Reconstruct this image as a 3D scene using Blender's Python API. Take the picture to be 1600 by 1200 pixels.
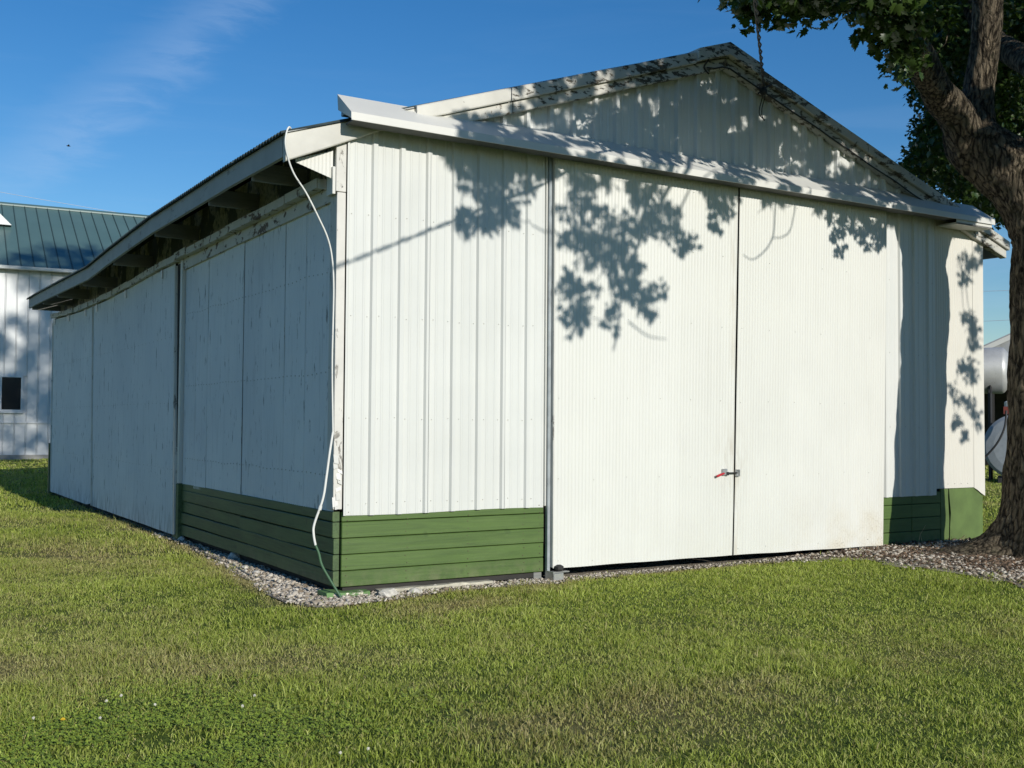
import bpy, math, random
import numpy as np
from mathutils import Vector, Matrix, noise as mnoise

for o in list(bpy.data.objects):
    bpy.data.objects.remove(o)
scene = bpy.context.scene
COL = scene.collection
R = math.radians
random.seed(4)
rng = np.random.default_rng(4)

# ------------------------------------------------------------------ camera
CAM = Vector((-3.6961, -8.8655, 1.5153))
right = Vector((0.852113, -0.52331, 0.007082))
down = Vector((0.024944, 0.027094, -0.999322))
fwd = Vector((0.522764, 0.851711, 0.036141))
cam_data = bpy.data.cameras.new('camera')
cam = bpy.data.objects.new('camera', cam_data)
COL.objects.link(cam)
m = Matrix.Identity(4)
for k, v in enumerate((right, -down, -fwd)):
    for j in range(3):
        m[j][k] = v[j]
m.translation = CAM
cam.matrix_world = m
cam_data.sensor_width = 36
cam_data.lens = 38.194
cam_data.clip_start = 0.05
cam_data.clip_end = 6000
scene.camera = cam

# ------------------------------------------------------------------ sun, sky, exposure
SUN_EL = R(19.5)
SUN_DIR = Vector((0.010, -math.cos(SUN_EL), math.sin(SUN_EL))).normalized()      # towards the sun
sun_d = bpy.data.lights.new('sun', 'SUN')
sun_d.energy = 3.55
sun_d.angle = R(0.53)
sun_d.color = (1.0, 0.955, 0.875)
sun = bpy.data.objects.new('sun', sun_d)
COL.objects.link(sun)
sun.rotation_euler = SUN_DIR.to_track_quat('Z', 'Y').to_euler()
sun.location = (0, -30, 20)

world = bpy.data.worlds.new('World')
scene.world = world
world.use_nodes = True
wn = world.node_tree.nodes
wl = world.node_tree.links
wn.clear()
w_out = wn.new('ShaderNodeOutputWorld')
w_bg = wn.new('ShaderNodeBackground')
w_bg.inputs['Strength'].default_value = 0.088
sky = wn.new('ShaderNodeTexSky')
sky.sky_type = 'NISHITA'
sky.sun_disc = False
sky.sun_elevation = SUN_EL
sky.sun_rotation = math.atan2(SUN_DIR.x, SUN_DIR.y)
sky.altitude = 200
sky.air_density = 1.15
sky.dust_density = 0.0
sky.ozone_density = 4.2
# thin cirrus: a feathery band across the north-west sky and a faint veil low down
w_tc = wn.new('ShaderNodeTexCoord')
def w_math(op, a, b=None, clamp=False):
    q = wn.new('ShaderNodeMath'); q.operation = op; q.use_clamp = clamp
    for k, v in enumerate((a, b)):
        if v is None: continue
        if isinstance(v, (int, float)): q.inputs[k].default_value = v
        else: wl.new(v, q.inputs[k])
    return q.outputs[0]
def w_dot(vec):
    q = wn.new('ShaderNodeVectorMath'); q.operation = 'DOT_PRODUCT'
    wl.new(w_tc.outputs['Generated'], q.inputs[0]); q.inputs[1].default_value = vec
    return q.outputs['Value']
def w_range(v, a, b, c=0.0, d=1.0):
    q = wn.new('ShaderNodeMapRange'); q.interpolation_type = 'SMOOTHSTEP'
    wl.new(v, q.inputs['Value'])
    for key, x in (('From Min', a), ('From Max', b), ('To Min', c), ('To Max', d)): q.inputs[key].default_value = x
    return q.outputs['Result']
def w_noise(sc, scale, detail, rough=0.6, dist=0.4):
    mp_ = wn.new('ShaderNodeMapping'); mp_.inputs['Scale'].default_value = sc
    mp_.inputs['Rotation'].default_value = (0.0, 0.0, 0.25)
    wl.new(w_tc.outputs['Generated'], mp_.inputs['Vector'])
    q = wn.new('ShaderNodeTexNoise')
    for key, x in (('Scale', scale), ('Detail', detail), ('Roughness', rough), ('Distortion', dist)): q.inputs[key].default_value = x
    wl.new(mp_.outputs['Vector'], q.inputs['Vector'])
    return q.outputs['Fac']
d_a = Vector((0.285, 0.885, 0.368)).normalized(); d_b = Vector((0.170, 0.950, 0.258)).normalized()
band_n = d_a.cross(d_b).normalized(); band_c = (d_a + d_b).normalized()
wisp = w_noise((3.0, 3.0, 14.0), 4.5, 8, 0.62, 0.6)
off = w_math('ADD', w_dot(band_n), w_math('MULTIPLY', w_math('SUBTRACT', wisp, 0.5), 0.06))
band = w_range(w_math('ABSOLUTE', off), 0.0, 0.042, 1.0, 0.0)
band = w_math('MULTIPLY', band, w_range(w_dot(band_c), 0.965, 0.994))
band = w_math('MULTIPLY', band, w_range(wisp, 0.32, 0.66, 0.35, 1.0))
veil = w_math('MULTIPLY', w_range(w_noise((2.0, 2.0, 16.0), 2.2, 7), 0.46, 0.74), w_range(w_dot((0, 0, 1)), 0.12, 0.33, 0.7, 0.12))
w_mul2 = type('o', (), {'outputs': [w_math('MINIMUM', w_math('ADD', w_math('MULTIPLY', band, 0.20), w_math('MULTIPLY', veil, 0.20)), 1.0)]})
w_mix = wn.new('ShaderNodeMix'); w_mix.data_type = 'RGBA'
w_mix.inputs['B'].default_value = (4.6, 6.0, 8.2, 1)
wl.new(w_mul2.outputs[0], w_mix.inputs['Factor'])
w_hs = wn.new('ShaderNodeHueSaturation')
w_hs.inputs['Saturation'].default_value = 1.27
w_hs.inputs['Hue'].default_value = 0.506
w_hs.inputs['Value'].default_value = 1.0
wl.new(sky.outputs['Color'], w_hs.inputs['Color'])
wl.new(w_hs.outputs['Color'], w_mix.inputs['A'])
wl.new(w_mix.outputs['Result'], w_bg.inputs['Color'])
wl.new(w_bg.outputs['Background'], w_out.inputs['Surface'])

vs = scene.view_settings
vs.view_transform = 'Standard'
vs.look = 'None'
vs.exposure = 0.3
vs.gamma = 1.0
vs.use_curve_mapping = False
scene.cycles.max_bounces = 6
scene.cycles.diffuse_bounces = 3
scene.cycles.glossy_bounces = 2
scene.cycles.transmission_bounces = 3
scene.cycles.use_denoising = True

# ------------------------------------------------------------------ material helpers
class NT:
    def __init__(s, name):
        s.m = bpy.data.materials.new(name)
        s.m.use_nodes = True
        s.n = s.m.node_tree.nodes
        s.l = s.m.node_tree.links
        s.n.clear()
        s.out = s.n.new('ShaderNodeOutputMaterial')
        s.b = s.n.new('ShaderNodeBsdfPrincipled')
        s.l.new(s.b.outputs[0], s.out.inputs['Surface'])
        g = s.n.new('ShaderNodeNewGeometry')
        s.pos = g.outputs['Position']
    def scaled(s, sc, src=None):
        q = s.n.new('ShaderNodeMapping')
        q.inputs['Scale'].default_value = sc
        s.l.new(src or s.pos, q.inputs['Vector'])
        return q.outputs[0]
    def noise(s, sc=(1, 1, 1), scale=5, detail=4, rough=0.55, dist=0.0):
        q = s.n.new('ShaderNodeTexNoise')
        q.inputs['Scale'].default_value = scale
        q.inputs['Detail'].default_value = detail
        q.inputs['Roughness'].default_value = rough
        q.inputs['Distortion'].default_value = dist
        s.l.new(s.scaled(sc), q.inputs['Vector'])
        return q.outputs['Fac']
    def rng(s, v, a, b, c=0.0, d=1.0):
        q = s.n.new('ShaderNodeMapRange')
        s.l.new(v, q.inputs['Value'])
        q.inputs['From Min'].default_value = a
        q.inputs['From Max'].default_value = b
        q.inputs['To Min'].default_value = c
        q.inputs['To Max'].default_value = d
        return q.outputs['Result']
    def math(s, op, a, b):
        q = s.n.new('ShaderNodeMath'); q.operation = op
        for k, v in enumerate((a, b)):
            if isinstance(v, (int, float)): q.inputs[k].default_value = v
            else: s.l.new(v, q.inputs[k])
        return q.outputs[0]
    def mix(s, f, a, b, mode='MIX'):
        q = s.n.new('ShaderNodeMix'); q.data_type = 'RGBA'; q.blend_type = mode
        for key, v in (('Factor', f), ('A', a), ('B', b)):
            if isinstance(v, (int, float)): q.inputs[key].default_value = v
            elif isinstance(v, tuple): q.inputs[key].default_value = (*v, 1) if len(v) == 3 else v
            else: s.l.new(v, q.inputs[key])
        return q.outputs['Result']
    def xyz(s):
        q = s.n.new('ShaderNodeSeparateXYZ')
        s.l.new(s.pos, q.inputs[0])
        return q.outputs
    def rand(s):
        return s.n.new('ShaderNodeObjectInfo').outputs['Random']
    def color(s, c):
        if isinstance(c, tuple): s.b.inputs['Base Color'].default_value = (*c, 1)
        else: s.l.new(c, s.b.inputs['Base Color'])
    def rough(s, r):
        if isinstance(r, (int, float)): s.b.inputs['Roughness'].default_value = r
        else: s.l.new(r, s.b.inputs['Roughness'])
    def bump(s, h, strength=0.3, dist=0.01):
        q = s.n.new('ShaderNodeBump')
        q.inputs['Strength'].default_value = strength
        q.inputs['Distance'].default_value = dist
        s.l.new(h, q.inputs['Height'])
        s.l.new(q.outputs[0], s.b.inputs['Normal'])

def steel(name, base, rough=0.42, dirt=0.10, streak=0.12, low=None, spec=0.4):
    t = NT(name)
    n1 = t.noise((1, 1, 1), 1.3, 4)
    c = t.mix(t.rng(n1, 0.3, 0.7), tuple(x * 0.95 for x in base), base)
    st = t.noise((14, 14, 0.7), 1.0, 4)
    c = t.mix(t.math('MULTIPLY', t.rng(st, 0.52, 0.75), streak), c, (0.42, 0.41, 0.36))
    sp = t.noise((1, 1, 1), 60, 2)
    c = t.mix(t.math('MULTIPLY', t.rng(sp, 0.70, 0.78), dirt * 2), c, (0.25, 0.22, 0.17))
    if low:
        z = t.xyz()[2]
        x = t.xyz()[0]
        band = t.rng(z, 0.05, low, 1.0, 0.0)
        wide = t.rng(x, 5.0, 6.7, 0.10, 1.0)
        spk = t.rng(t.noise((1, 1, 1), 42, 4, 0.7), 0.50, 0.68)
        soft = t.rng(t.noise((1, 1, 1), 3, 4), 0.38, 0.65)
        f = t.math('MULTIPLY', t.math('MULTIPLY', band, wide), soft)
        def near(v, c0, w): return t.rng(t.math('ABSOLUTE', t.math('SUBTRACT', v, c0), 0.0), 0.0, w, 1.0, 0.0)
        grime = t.math('MULTIPLY', t.math('MULTIPLY', near(x, 4.46, 0.30), near(z, 1.15, 0.55)), t.rng(t.noise((9, 1, 2.0), 2.4, 5), 0.40, 0.66))
        c = t.mix(t.math('MULTIPLY', grime, 0.45), c, (0.36, 0.31, 0.23))
        seam = t.math('MULTIPLY', near(x, 4.50, 0.10), t.rng(t.noise((6, 1, 0.9), 3.0, 5), 0.45, 0.7))
        c = t.mix(t.math('MULTIPLY', seam, 0.4), c, (0.40, 0.33, 0.22))
        c = t.mix(t.math('MULTIPLY', f, 0.45), c, (0.55, 0.46, 0.28))
        c = t.mix(t.math('MULTIPLY', t.math('MULTIPLY', f, spk), 0.75), c, (0.20, 0.15, 0.08))
    rv = t.rand()
    c = t.mix(1.0, c, t.mix(rv, (0.965, 0.965, 0.96), (1.0, 1.0, 1.0)), 'MULTIPLY')
    t.color(c)
    t.rough(t.rng(n1, 0.3, 0.7, rough - 0.05, rough + 0.1))
    t.b.inputs['Specular IOR Level'].default_value = spec
    t.bump(t.noise((1, 1, 0.6), 2.0, 2), 0.15, 0.02)
    return t.m

def peeling(name, paint, under, amount=0.5, scale=9, sc=(1, 1, 1), rough=0.7):
    t = NT(name)
    n = t.noise(sc, scale, 7, 0.68, 0.3)
    big = t.noise((1, 1, 1), 1.7, 3)
    thr = t.math('ADD', n, t.rng(big, 0.3, 0.7, -0.09, 0.09))
    f = t.rng(thr, 0.66 - 0.12 * amount, 0.68 - 0.12 * amount)
    c1 = t.mix(t.rng(t.noise((1, 1, 1), 4, 5), 0.35, 0.7), paint, tuple(x * 0.84 for x in paint))
    c2 = t.mix(t.rng(t.noise((1, 1, 1), 24, 3), 0.35, 0.65), under, tuple(x * 2.0 for x in under))
    t.color(t.mix(f, c1, c2))
    t.rough(rough)
    t.bump(t.math('SUBTRACT', 1.0, f), 0.5, 0.004)
    return t.m

def wood(name, base, dark, axis='x', rough=0.75, contrast=0.5):
    t = NT(name)
    sc = {'x': (0.9, 16, 22), 'y': (16, 0.9, 22), 'z': (18, 18, 0.8)}[axis]
    g = t.noise(sc, 2.2, 5, 0.6, 0.8)
    c = t.mix(t.rng(g, 0.38, 0.68, 0, contrast), base, dark)
    blot = t.noise((1, 1, 1), 2.6, 4)
    c = t.mix(t.rng(blot, 0.52, 0.75, 0, 0.35), c, tuple(x * 1.25 for x in base))
    rv = t.rand()
    c = t.mix(1.0, c, t.mix(rv, (0.86, 0.87, 0.86), (1.06, 1.05, 1.04)), 'MULTIPLY')
    if 'green' in name:
        z = t.xyz()[2]
        mud = t.math('MULTIPLY', t.rng(z, 0.06, 0.26, 1.0, 0.0), t.rng(t.noise((1, 1, 1), 9, 6, 0.7), 0.42, 0.66))
        c = t.mix(t.math('MULTIPLY', mud, 0.4), c, (0.22, 0.20, 0.12))
        chip = t.rng(t.noise({'x': (1, 4, 4), 'y': (4, 1, 4), 'z': (4, 4, 1)}[axis], 14, 5, 0.7), 0.70, 0.72)
        c = t.mix(t.math('MULTIPLY', chip, 0.6), c, (0.20, 0.19, 0.15))
        fade = t.rng(t.noise({'x': (0.6, 3, 3), 'y': (3, 0.6, 3), 'z': (3, 3, 1)}[axis], 2.3, 4), 0.48, 0.70)
        c = t.mix(t.math('MULTIPLY', fade, 0.35), c, (0.12, 0.180, 0.055))
    knot = t.rng(t.noise((1, 1, 1), 7, 1), 0.74, 0.79)
    c = t.mix(t.math('MULTIPLY', knot, 0.5), c, dark)
    t.color(c)
    t.rough(rough)
    t.bump(g, 0.35, 0.004)
    return t.m

def plain(name, c, rough=0.6, metal=0.0, var=0.12, scale=8):
    t = NT(name)
    t.color(t.mix(t.rng(t.noise((1, 1, 1), scale, 4), 0.3, 0.7), tuple(x * (1 - var) for x in c), tuple(min(1, x * (1 + var)) for x in c)))
    t.rough(rough)
    t.b.inputs['Metallic'].default_value = metal
    return t.m

M = {}
M['panel'] = steel('white_ribbed_steel', (0.635, 0.645, 0.615), 0.34, 0.03, 0.06)
M['door'] = steel('cream_corrugated_steel', (0.645, 0.648, 0.602), 0.5, 0.05, 0.12, low=0.85)
M['cream'] = steel('old_cream_sheet', (0.65, 0.63, 0.565), 0.55, 0.04, 0.08)
M['hood'] = steel('white_flashing', (0.65, 0.645, 0.60), 0.38, 0.03, 0.03)
M['trim'] = steel('white_trim', (0.63, 0.625, 0.58), 0.45, 0.04, 0.05)
M['rake'] = peeling('peeling_rake_paint', (0.56, 0.545, 0.49), (0.055, 0.048, 0.036), 1.0, 11, (0.8, 1, 2.0))
M['rake_right'] = peeling('worn_right_rake_paint', (0.50, 0.49, 0.44), (0.075, 0.065, 0.05), 0.9, 10, (0.8, 1, 2.0))
M['rake_clean'] = peeling('rake_flashing_paint', (0.62, 0.605, 0.545), (0.10, 0.085, 0.06), 0.12, 7)
M['rake_mid'] = peeling('worn_rake_paint', (0.62, 0.605, 0.545), (0.09, 0.075, 0.055), 0.5, 10)
M['corner'] = peeling('peeling_corner_paint', (0.64, 0.625, 0.575), (0.18, 0.17, 0.15), 0.42, 12, (1, 1, 0.35))
M['cover'] = peeling('peeling_track_paint', (0.58, 0.57, 0.53), (0.07, 0.05, 0.035), 0.65, 11, (1, 0.6, 1))
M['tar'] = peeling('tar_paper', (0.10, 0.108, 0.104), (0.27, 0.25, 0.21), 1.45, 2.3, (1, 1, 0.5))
M['fascia'] = peeling('worn_fascia_paint', (0.40, 0.40, 0.37), (0.17, 0.165, 0.15), 0.35, 9, (1, 0.3, 1.6))
M['lookout'] = wood('grey_rafter_wood', (0.25, 0.255, 0.245), (0.12, 0.12, 0.115), 'x')
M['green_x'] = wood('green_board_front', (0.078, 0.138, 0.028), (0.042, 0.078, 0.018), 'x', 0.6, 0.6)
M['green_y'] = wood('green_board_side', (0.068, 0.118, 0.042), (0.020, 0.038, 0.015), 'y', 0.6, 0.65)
M['green_ply'] = plain('green_plywood', (0.092, 0.145, 0.038), 0.65, 0, 0.25, 3)
M['dark'] = plain('dark_interior_wood', (0.03, 0.028, 0.025), 0.9)
M['jamb'] = plain('grey_galvanised_tube', (0.30, 0.33, 0.34), 0.5, 0.2, 0.2)
M['metal'] = plain('galvanised_metal', (0.5, 0.5, 0.49), 0.4, 0.8, 0.15)
M['black'] = plain('black_rubber', (0.02, 0.02, 0.02), 0.6)
M['red'] = plain('red_paint', (0.45, 0.02, 0.03), 0.4)
M['screw'] = plain('screw_head', (0.42, 0.42, 0.38), 0.5, 0.2)
M['roof'] = plain('rusty_green_roof_steel', (0.055, 0.075, 0.070), 0.6, 0.2, 0.3, 5)
M['cable'] = peeling('white_painted_conduit', (0.72, 0.72, 0.68), (0.25, 0.25, 0.23), 0.05, 30)
M['cable_green'] = plain('green_painted_conduit', (0.05, 0.12, 0.06), 0.5)
M['concrete'] = plain('pale_concrete', (0.46, 0.43, 0.34), 0.9, 0, 0.25, 14)
M['concrete_green'] = peeling('green_painted_concrete', (0.13, 0.25, 0.08), (0.40, 0.38, 0.30), 0.3, 9)
M['stone'] = plain('pale_limestone', (0.52, 0.49, 0.43), 0.9, 0, 0.3, 30)

# old painted side wall: white paint gone chalky with grey runs and scrapes
t = NT('chalky_side_paint')
a = t.noise((1, 1, 1), 0.9, 4)
c = t.mix(t.rng(a, 0.32, 0.7), (0.79, 0.80, 0.79), (0.69, 0.71, 0.72))
st = t.noise((1, 9, 0.55), 2.2, 6, 0.65)
c = t.mix(t.rng(st, 0.54, 0.74, 0, 0.45), c, (0.46, 0.47, 0.47))
sc = t.noise((1, 5, 1.0), 3.4, 6, 0.7)
c = t.mix(t.rng(sc, 0.605, 0.66, 0, 0.8), c, (0.17, 0.175, 0.175))
zz = t.xyz()[2]
c = t.mix(t.math('MULTIPLY', t.rng(zz, 0.05, 0.45, 1, 0), t.rng(t.noise((1, 6, 1.2), 2.6, 5), 0.45, 0.65, 0, 0.7)), c, (0.20, 0.20, 0.18))
rv = t.rand()
c = t.mix(1.0, c, t.mix(rv, (0.93, 0.93, 0.94), (1.0, 1.0, 1.0)), 'MULTIPLY')
t.color(c); t.rough(0.7)
t.bump(st, 0.2, 0.004)
M['side'] = t.m

# ------------------------------------------------------------------ mesh helpers
class MB:
    def __init__(s):
        s.v = []; s.f = []
    def add(s, vs_, fs):
        k = len(s.v)
        s.v += [tuple(q) for q in vs_]
        s.f += [tuple(i + k for i in f) for f in fs]
        return s
    def box(s, a, b, bev=0.0):
        return s.obox(((a[0] + b[0]) / 2, (a[1] + b[1]) / 2, (a[2] + b[2]) / 2), (1, 0, 0), (0, 1, 0), (0, 0, 1),
                      (abs(b[0] - a[0]), abs(b[1] - a[1]), abs(b[2] - a[2])), bev)
    def obox(s, c, ex, ey, ez, size, bev=0.0):
        c = Vector(c); E = [Vector(ex).normalized(), Vector(ey).normalized(), Vector(ez).normalized()]
        h = [q / 2 for q in size]
        if bev <= 0:
            vs_ = [c + E[0] * h[0] * i + E[1] * h[1] * j + E[2] * h[2] * k for i in (-1, 1) for j in (-1, 1) for k in (-1, 1)]
            return s.add(vs_, [(0, 1, 3, 2), (4, 6, 7, 5), (0, 4, 5, 1), (2, 3, 7, 6), (0, 2, 6, 4), (1, 5, 7, 3)])
        bev = min(bev, min(h) * 0.8)
        vs_ = []; idx = {}
        for ax in range(3):
            for i in (-1, 1):
                for j in (-1, 1):
                    for k in (-1, 1):
                        sg = (i, j, k)
                        p = c.copy()
                        for d in range(3):
                            p = p + E[d] * sg[d] * (h[d] if d == ax else h[d] - bev)
                        idx[(ax, i, j, k)] = len(vs_); vs_.append(p)
        fs = []
        for ax in range(3):
            o = [d for d in range(3) if d != ax]
            for sgn in (-1, 1):
                ring = []
                for (p, q) in ((-1, -1), (1, -1), (1, 1), (-1, 1)):
                    sg = [0, 0, 0]; sg[ax] = sgn; sg[o[0]] = p; sg[o[1]] = q
                    ring.append(idx[(ax, *sg)])
                fs.append(tuple(ring))
        for ax in range(3):
            o = [d for d in range(3) if d != ax]
            for p in (-1, 1):
                for q in (-1, 1):
                    e = []
                    for (which, w) in ((o[0], -1), (o[0], 1), (o[1], 1), (o[1], -1)):
                        sg = [0, 0, 0]; sg[ax] = w; sg[o[0]] = p; sg[o[1]] = q
                        e.append(idx[(which, *sg)])
                    fs.append(tuple(e))
        for i in (-1, 1):
            for j in (-1, 1):
                for k in (-1, 1):
                    fs.append((idx[(0, i, j, k)], idx[(1, i, j, k)], idx[(2, i, j, k)]))
        return s.add(vs_, fs)
    def bar(s, p, q, w, h, up=(0, 0, 1), bev=0.0):
        p = Vector(p); q = Vector(q); d = q - p
        e2 = Vector(up).cross(d).normalized()
        e3 = d.normalized().cross(e2)
        return s.obox((p + q) / 2, d, e2, e3, (d.length, w, h), bev)
    def tube(s, pts, rad, n=8, cap=True):
        pts = [Vector(p) for p in pts]
        if isinstance(rad, (int, float)): rad = [rad] * len(pts)
        k0 = len(s.v); ref = Vector((0.31, 0.17, 0.93))
        for i, p in enumerate(pts):
            d = (pts[min(i + 1, len(pts) - 1)] - pts[max(i - 1, 0)]).normalized()
            u = ref - d * ref.dot(d)
            if u.length < 1e-3: u = Vector((1, 0, 0)) - d * d.x
            u.normalize(); w = d.cross(u); ref = u
            for a in range(n):
                th = 2 * math.pi * a / n
                s.v.append(tuple(p + (u * math.cos(th) + w * math.sin(th)) * rad[i]))
        for i in range(len(pts) - 1):
            for a in range(n):
                b = (a + 1) % n
                s.f.append((k0 + i * n + a, k0 + i * n + b, k0 + (i + 1) * n + b, k0 + (i + 1) * n + a))
        if cap:
            s.f.append(tuple(k0 + a for a in range(n))[::-1])
            e = k0 + (len(pts) - 1) * n
            s.f.append(tuple(e + a for a in range(n)))
        return s
    def lathe(s, c, axis, prof, n=24):
        ax = Vector(axis).normalized(); c = Vector(c)
        u = ax.orthogonal().normalized(); w = ax.cross(u)
        k0 = len(s.v)
        for (h, r) in prof:
            for a in range(n):
                th = 2 * math.pi * a / n
                s.v.append(tuple(c + ax * h + (u * math.cos(th) + w * math.sin(th)) * r))
        for i in range(len(prof) - 1):
            for a in range(n):
                b = (a + 1) % n
                s.f.append((k0 + i * n + a, k0 + i * n + b, k0 + (i + 1) * n + b, k0 + (i + 1) * n + a))
        s.f.append(tuple(k0 + a for a in range(n))[::-1])
        e = k0 + (len(prof) - 1) * n
        s.f.append(tuple(e + a for a in range(n)))
        return s
    def prism(s, poly, e1, e2, ex, org=(0, 0, 0)):
        e1 = Vector(e1); e2 = Vector(e2); ex = Vector(ex); org = Vector(org); n = len(poly)
        a = [org + e1 * p[0] + e2 * p[1] for p in poly]
        return s.add(a + [q + ex for q in a], [tuple(range(n))[::-1], tuple(range(n, 2 * n))] +
                     [(i, (i + 1) % n, (i + 1) % n + n, i + n) for i in range(n)])
    def build(s, name, mat, parent=None, smooth=False, kind=None, origin=None):
        me = bpy.data.meshes.new(name)
        off = Vector((0, 0, 0))
        if origin is not None: off = Vector(origin)
        elif s.v:
            A = np.array(s.v); off = Vector(((A[:, 0].min() + A[:, 0].max()) / 2, (A[:, 1].min() + A[:, 1].max()) / 2, A[:, 2].min()))
        me.from_pydata([(q[0] - off[0], q[1] - off[1], q[2] - off[2]) for q in s.v], [], s.f)
        me.validate()
        import bmesh
        bm = bmesh.new(); bm.from_mesh(me)
        bmesh.ops.recalc_face_normals(bm, faces=bm.faces)
        bm.to_mesh(me); bm.free()
        if smooth:
            me.polygons.foreach_set('use_smooth', [True] * len(me.polygons))
            if name not in ('trunk', 'limb', 'twigs'): me.set_sharp_from_angle(angle=R(50))
        me.materials.append(mat)
        o = bpy.data.objects.new(name, me)
        COL.objects.link(o)
        place(o, off, parent)
        if kind: o['kind'] = kind
        return o

WORLD = {}
def place(o, off, parent):
    off = Vector(off)
    WORLD[o.name] = off
    if parent is not None:
        o.parent = parent
        o.location = off - WORLD[parent.name]
    else:
        o.location = off

def tag(o, label=None, cat=None, group=None, kind=None):
    if label: o['label'] = label
    if cat: o['category'] = cat
    if group: o['group'] = group
    if kind: o['kind'] = kind
    return o

def thing(name, loc, label, cat, group=None):
    o = bpy.data.objects.new(name, None)
    o.empty_display_size = 0.3
    COL.objects.link(o)
    place(o, loc, None)
    return tag(o, label, cat, group)

def lin(x, xs, ys):
    return float(np.interp(x, xs, ys))

def sheet(name, mat, parent, s0, s1, prof, zb, zt, base, out, axis='x', nz=2, thick=0.004, wav=0.0, smooth=False, skew=None, label=None, ph=None):
    """a formed metal sheet: profile prof(s) gives the depth outwards; zb, zt: bottom and top heights as functions of s"""
    S = prof[0]; D = prof[1]
    sel = (S >= s0 - 1e-6) & (S <= s1 + 1e-6)
    ss = np.concatenate([[s0], S[sel], [s1]]); dd = np.concatenate([[np.interp(s0, S, D)], D[sel], [np.interp(s1, S, D)]])
    ss, ix = np.unique(ss.round(5), return_index=True); dd = dd[ix]
    mb = MB(); n = len(ss)
    ph = random.uniform(0, 20) if ph is None else ph
    for layer in (0, 1):
        for k in range(nz):
            f = k / (nz - 1)
            for s_, d_ in zip(ss, dd):
                z = zb(s_) * (1 - f) + zt(s_) * f
                d = d_ + wav * mnoise.noise(Vector((s_ * 1.3 + ph, z * 0.8, ph))) - (thick if layer else 0)
                p = s_ if skew is None else skew(s_, z)
                mb.v.append((p, base + out * d, z) if axis == 'x' else (base + out * d, p, z))
    for layer in (0, 1):
        o = layer * n * nz
        for k in range(nz - 1):
            for i in range(n - 1):
                a = o + k * n + i
                mb.f.append((a, a + 1, a + n + 1, a + n))
    N = n * nz
    for i in range(n - 1):
        mb.f.append((i, i + 1, N + i + 1, N + i)); q = (nz - 1) * n + i
        mb.f.append((q, q + 1, N + q + 1, N + q))
    for k in range(nz - 1):
        for i in (0, n - 1):
            a = k * n + i
            mb.f.append((a, a + n, N + a + n, N + a))
    o = mb.build(name, mat, parent, smooth)
    if label: o['label'] = label
    return o

def ribbed(s0, s1, pitch=0.27, h=0.027, start=0.0):
    S = []; D = []
    k = math.floor((s0 - start) / pitch) - 1
    while start + k * pitch < s1 + pitch:
        c = start + k * pitch
        for ds, d in ((-0.034, 0), (-0.020, h), (0.020, h), (0.034, 0), (0.076, 0), (0.083, 0.0045), (0.097, 0.0045), (0.104, 0),
                      (0.164, 0), (0.171, 0.0045), (0.185, 0.0045), (0.192, 0)):
            S.append(c + ds); D.append(d)
        k += 1
    return np.array(S), np.array(D)

def corrug(s0, s1, pitch=0.040, h=0.0045, per=6):
    n = int((s1 - s0) / pitch * per) + 2
    S = np.linspace(s0, s1, n)
    return S, h * (0.5 + 0.5 * np.cos((S - s0) / pitch * 2 * math.pi))

# ------------------------------------------------------------------ ground
def sstep(x):
    x = np.clip(x, 0, 1); return x * x * (3 - 2 * x)
def ground_z(x, y):
    x = np.asarray(x, float); y = np.asarray(y, float)
    d = np.hypot((x - 7.6) / 3.6, (y + 1.4) / 3.0)
    z = 0.12 * (1 - sstep(d))
    z = z + 0.02 * np.sin(x * 0.9 + 0.6 * y) * np.cos(y * 0.7 - 0.2 * x) * sstep((-y + 0.2) / 3.0)
    return z
EDGE = [(-0.08, 12.0), (-0.10, 7.85), (-0.2, 5.56), (-0.16, 4.52), (-0.31, 2.56), (-0.49, 0.77), (-0.56, -0.12), (-0.46, -0.43), (-0.23, -0.56), (0.21, -0.47),
        (0.93, -0.3), (1.59, -0.3), (2.06, -0.33), (2.88, -0.22), (4.18, -0.18), (4.8, -0.17), (5.2, -0.2), (5.55, -0.5), (5.63, -0.89), (5.68, -1.26),
        (5.68, -1.81), (5.6, -2.33), (5.6, -2.9), (6.1, -3.5), (7.0, -3.8), (8.2, -3.7), (9.2, -3.0), (9.6, -2.0), (9.5, -1.0), (9.3, -0.3), (9.2, 0.6), (9.1, 12)]
BED = EDGE + [(9.0, 15.7), (-0.08, 15.7)]
def in_poly(P, X, Y):
    c = np.zeros(X.shape, bool); n = len(P)
    for k in range(n):
        x1, y1 = P[k]; x2, y2 = P[k - 1]
        cr = ((y1 > Y) != (y2 > Y))
        with np.errstate(divide='ignore', invalid='ignore'):
            xi = (x2 - x1) * (Y - y1) / ((y2 - y1) if y2 != y1 else 1e-9) + x1
        c ^= cr & (X < xi)
    return c
def edge_dist(X, Y):
    best = np.full(X.shape, 1e9)
    for (x1, y1), (x2, y2) in zip(EDGE[:-1], EDGE[1:]):
        dx, dy = x2 - x1, y2 - y1
        tt = np.clip(((X - x1) * dx + (Y - y1) * dy) / (dx * dx + dy * dy), 0, 1)
        best = np.minimum(best, np.hypot(X - x1 - tt * dx, Y - y1 - tt * dy))
    return best
_lat = rng.random((256, 256))
def vnoise(x, y):
    xi = np.floor(x).astype(int); yi = np.floor(y).astype(int)
    fx = x - xi; fy = y - yi; fx = fx * fx * (3 - 2 * fx); fy = fy * fy * (3 - 2 * fy)
    g = lambda a, b: _lat[a % 256, b % 256]
    return (g(xi, yi) * (1 - fx) + g(xi + 1, yi) * fx) * (1 - fy) + (g(xi, yi + 1) * (1 - fx) + g(xi + 1, yi + 1) * fx) * fy
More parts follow.
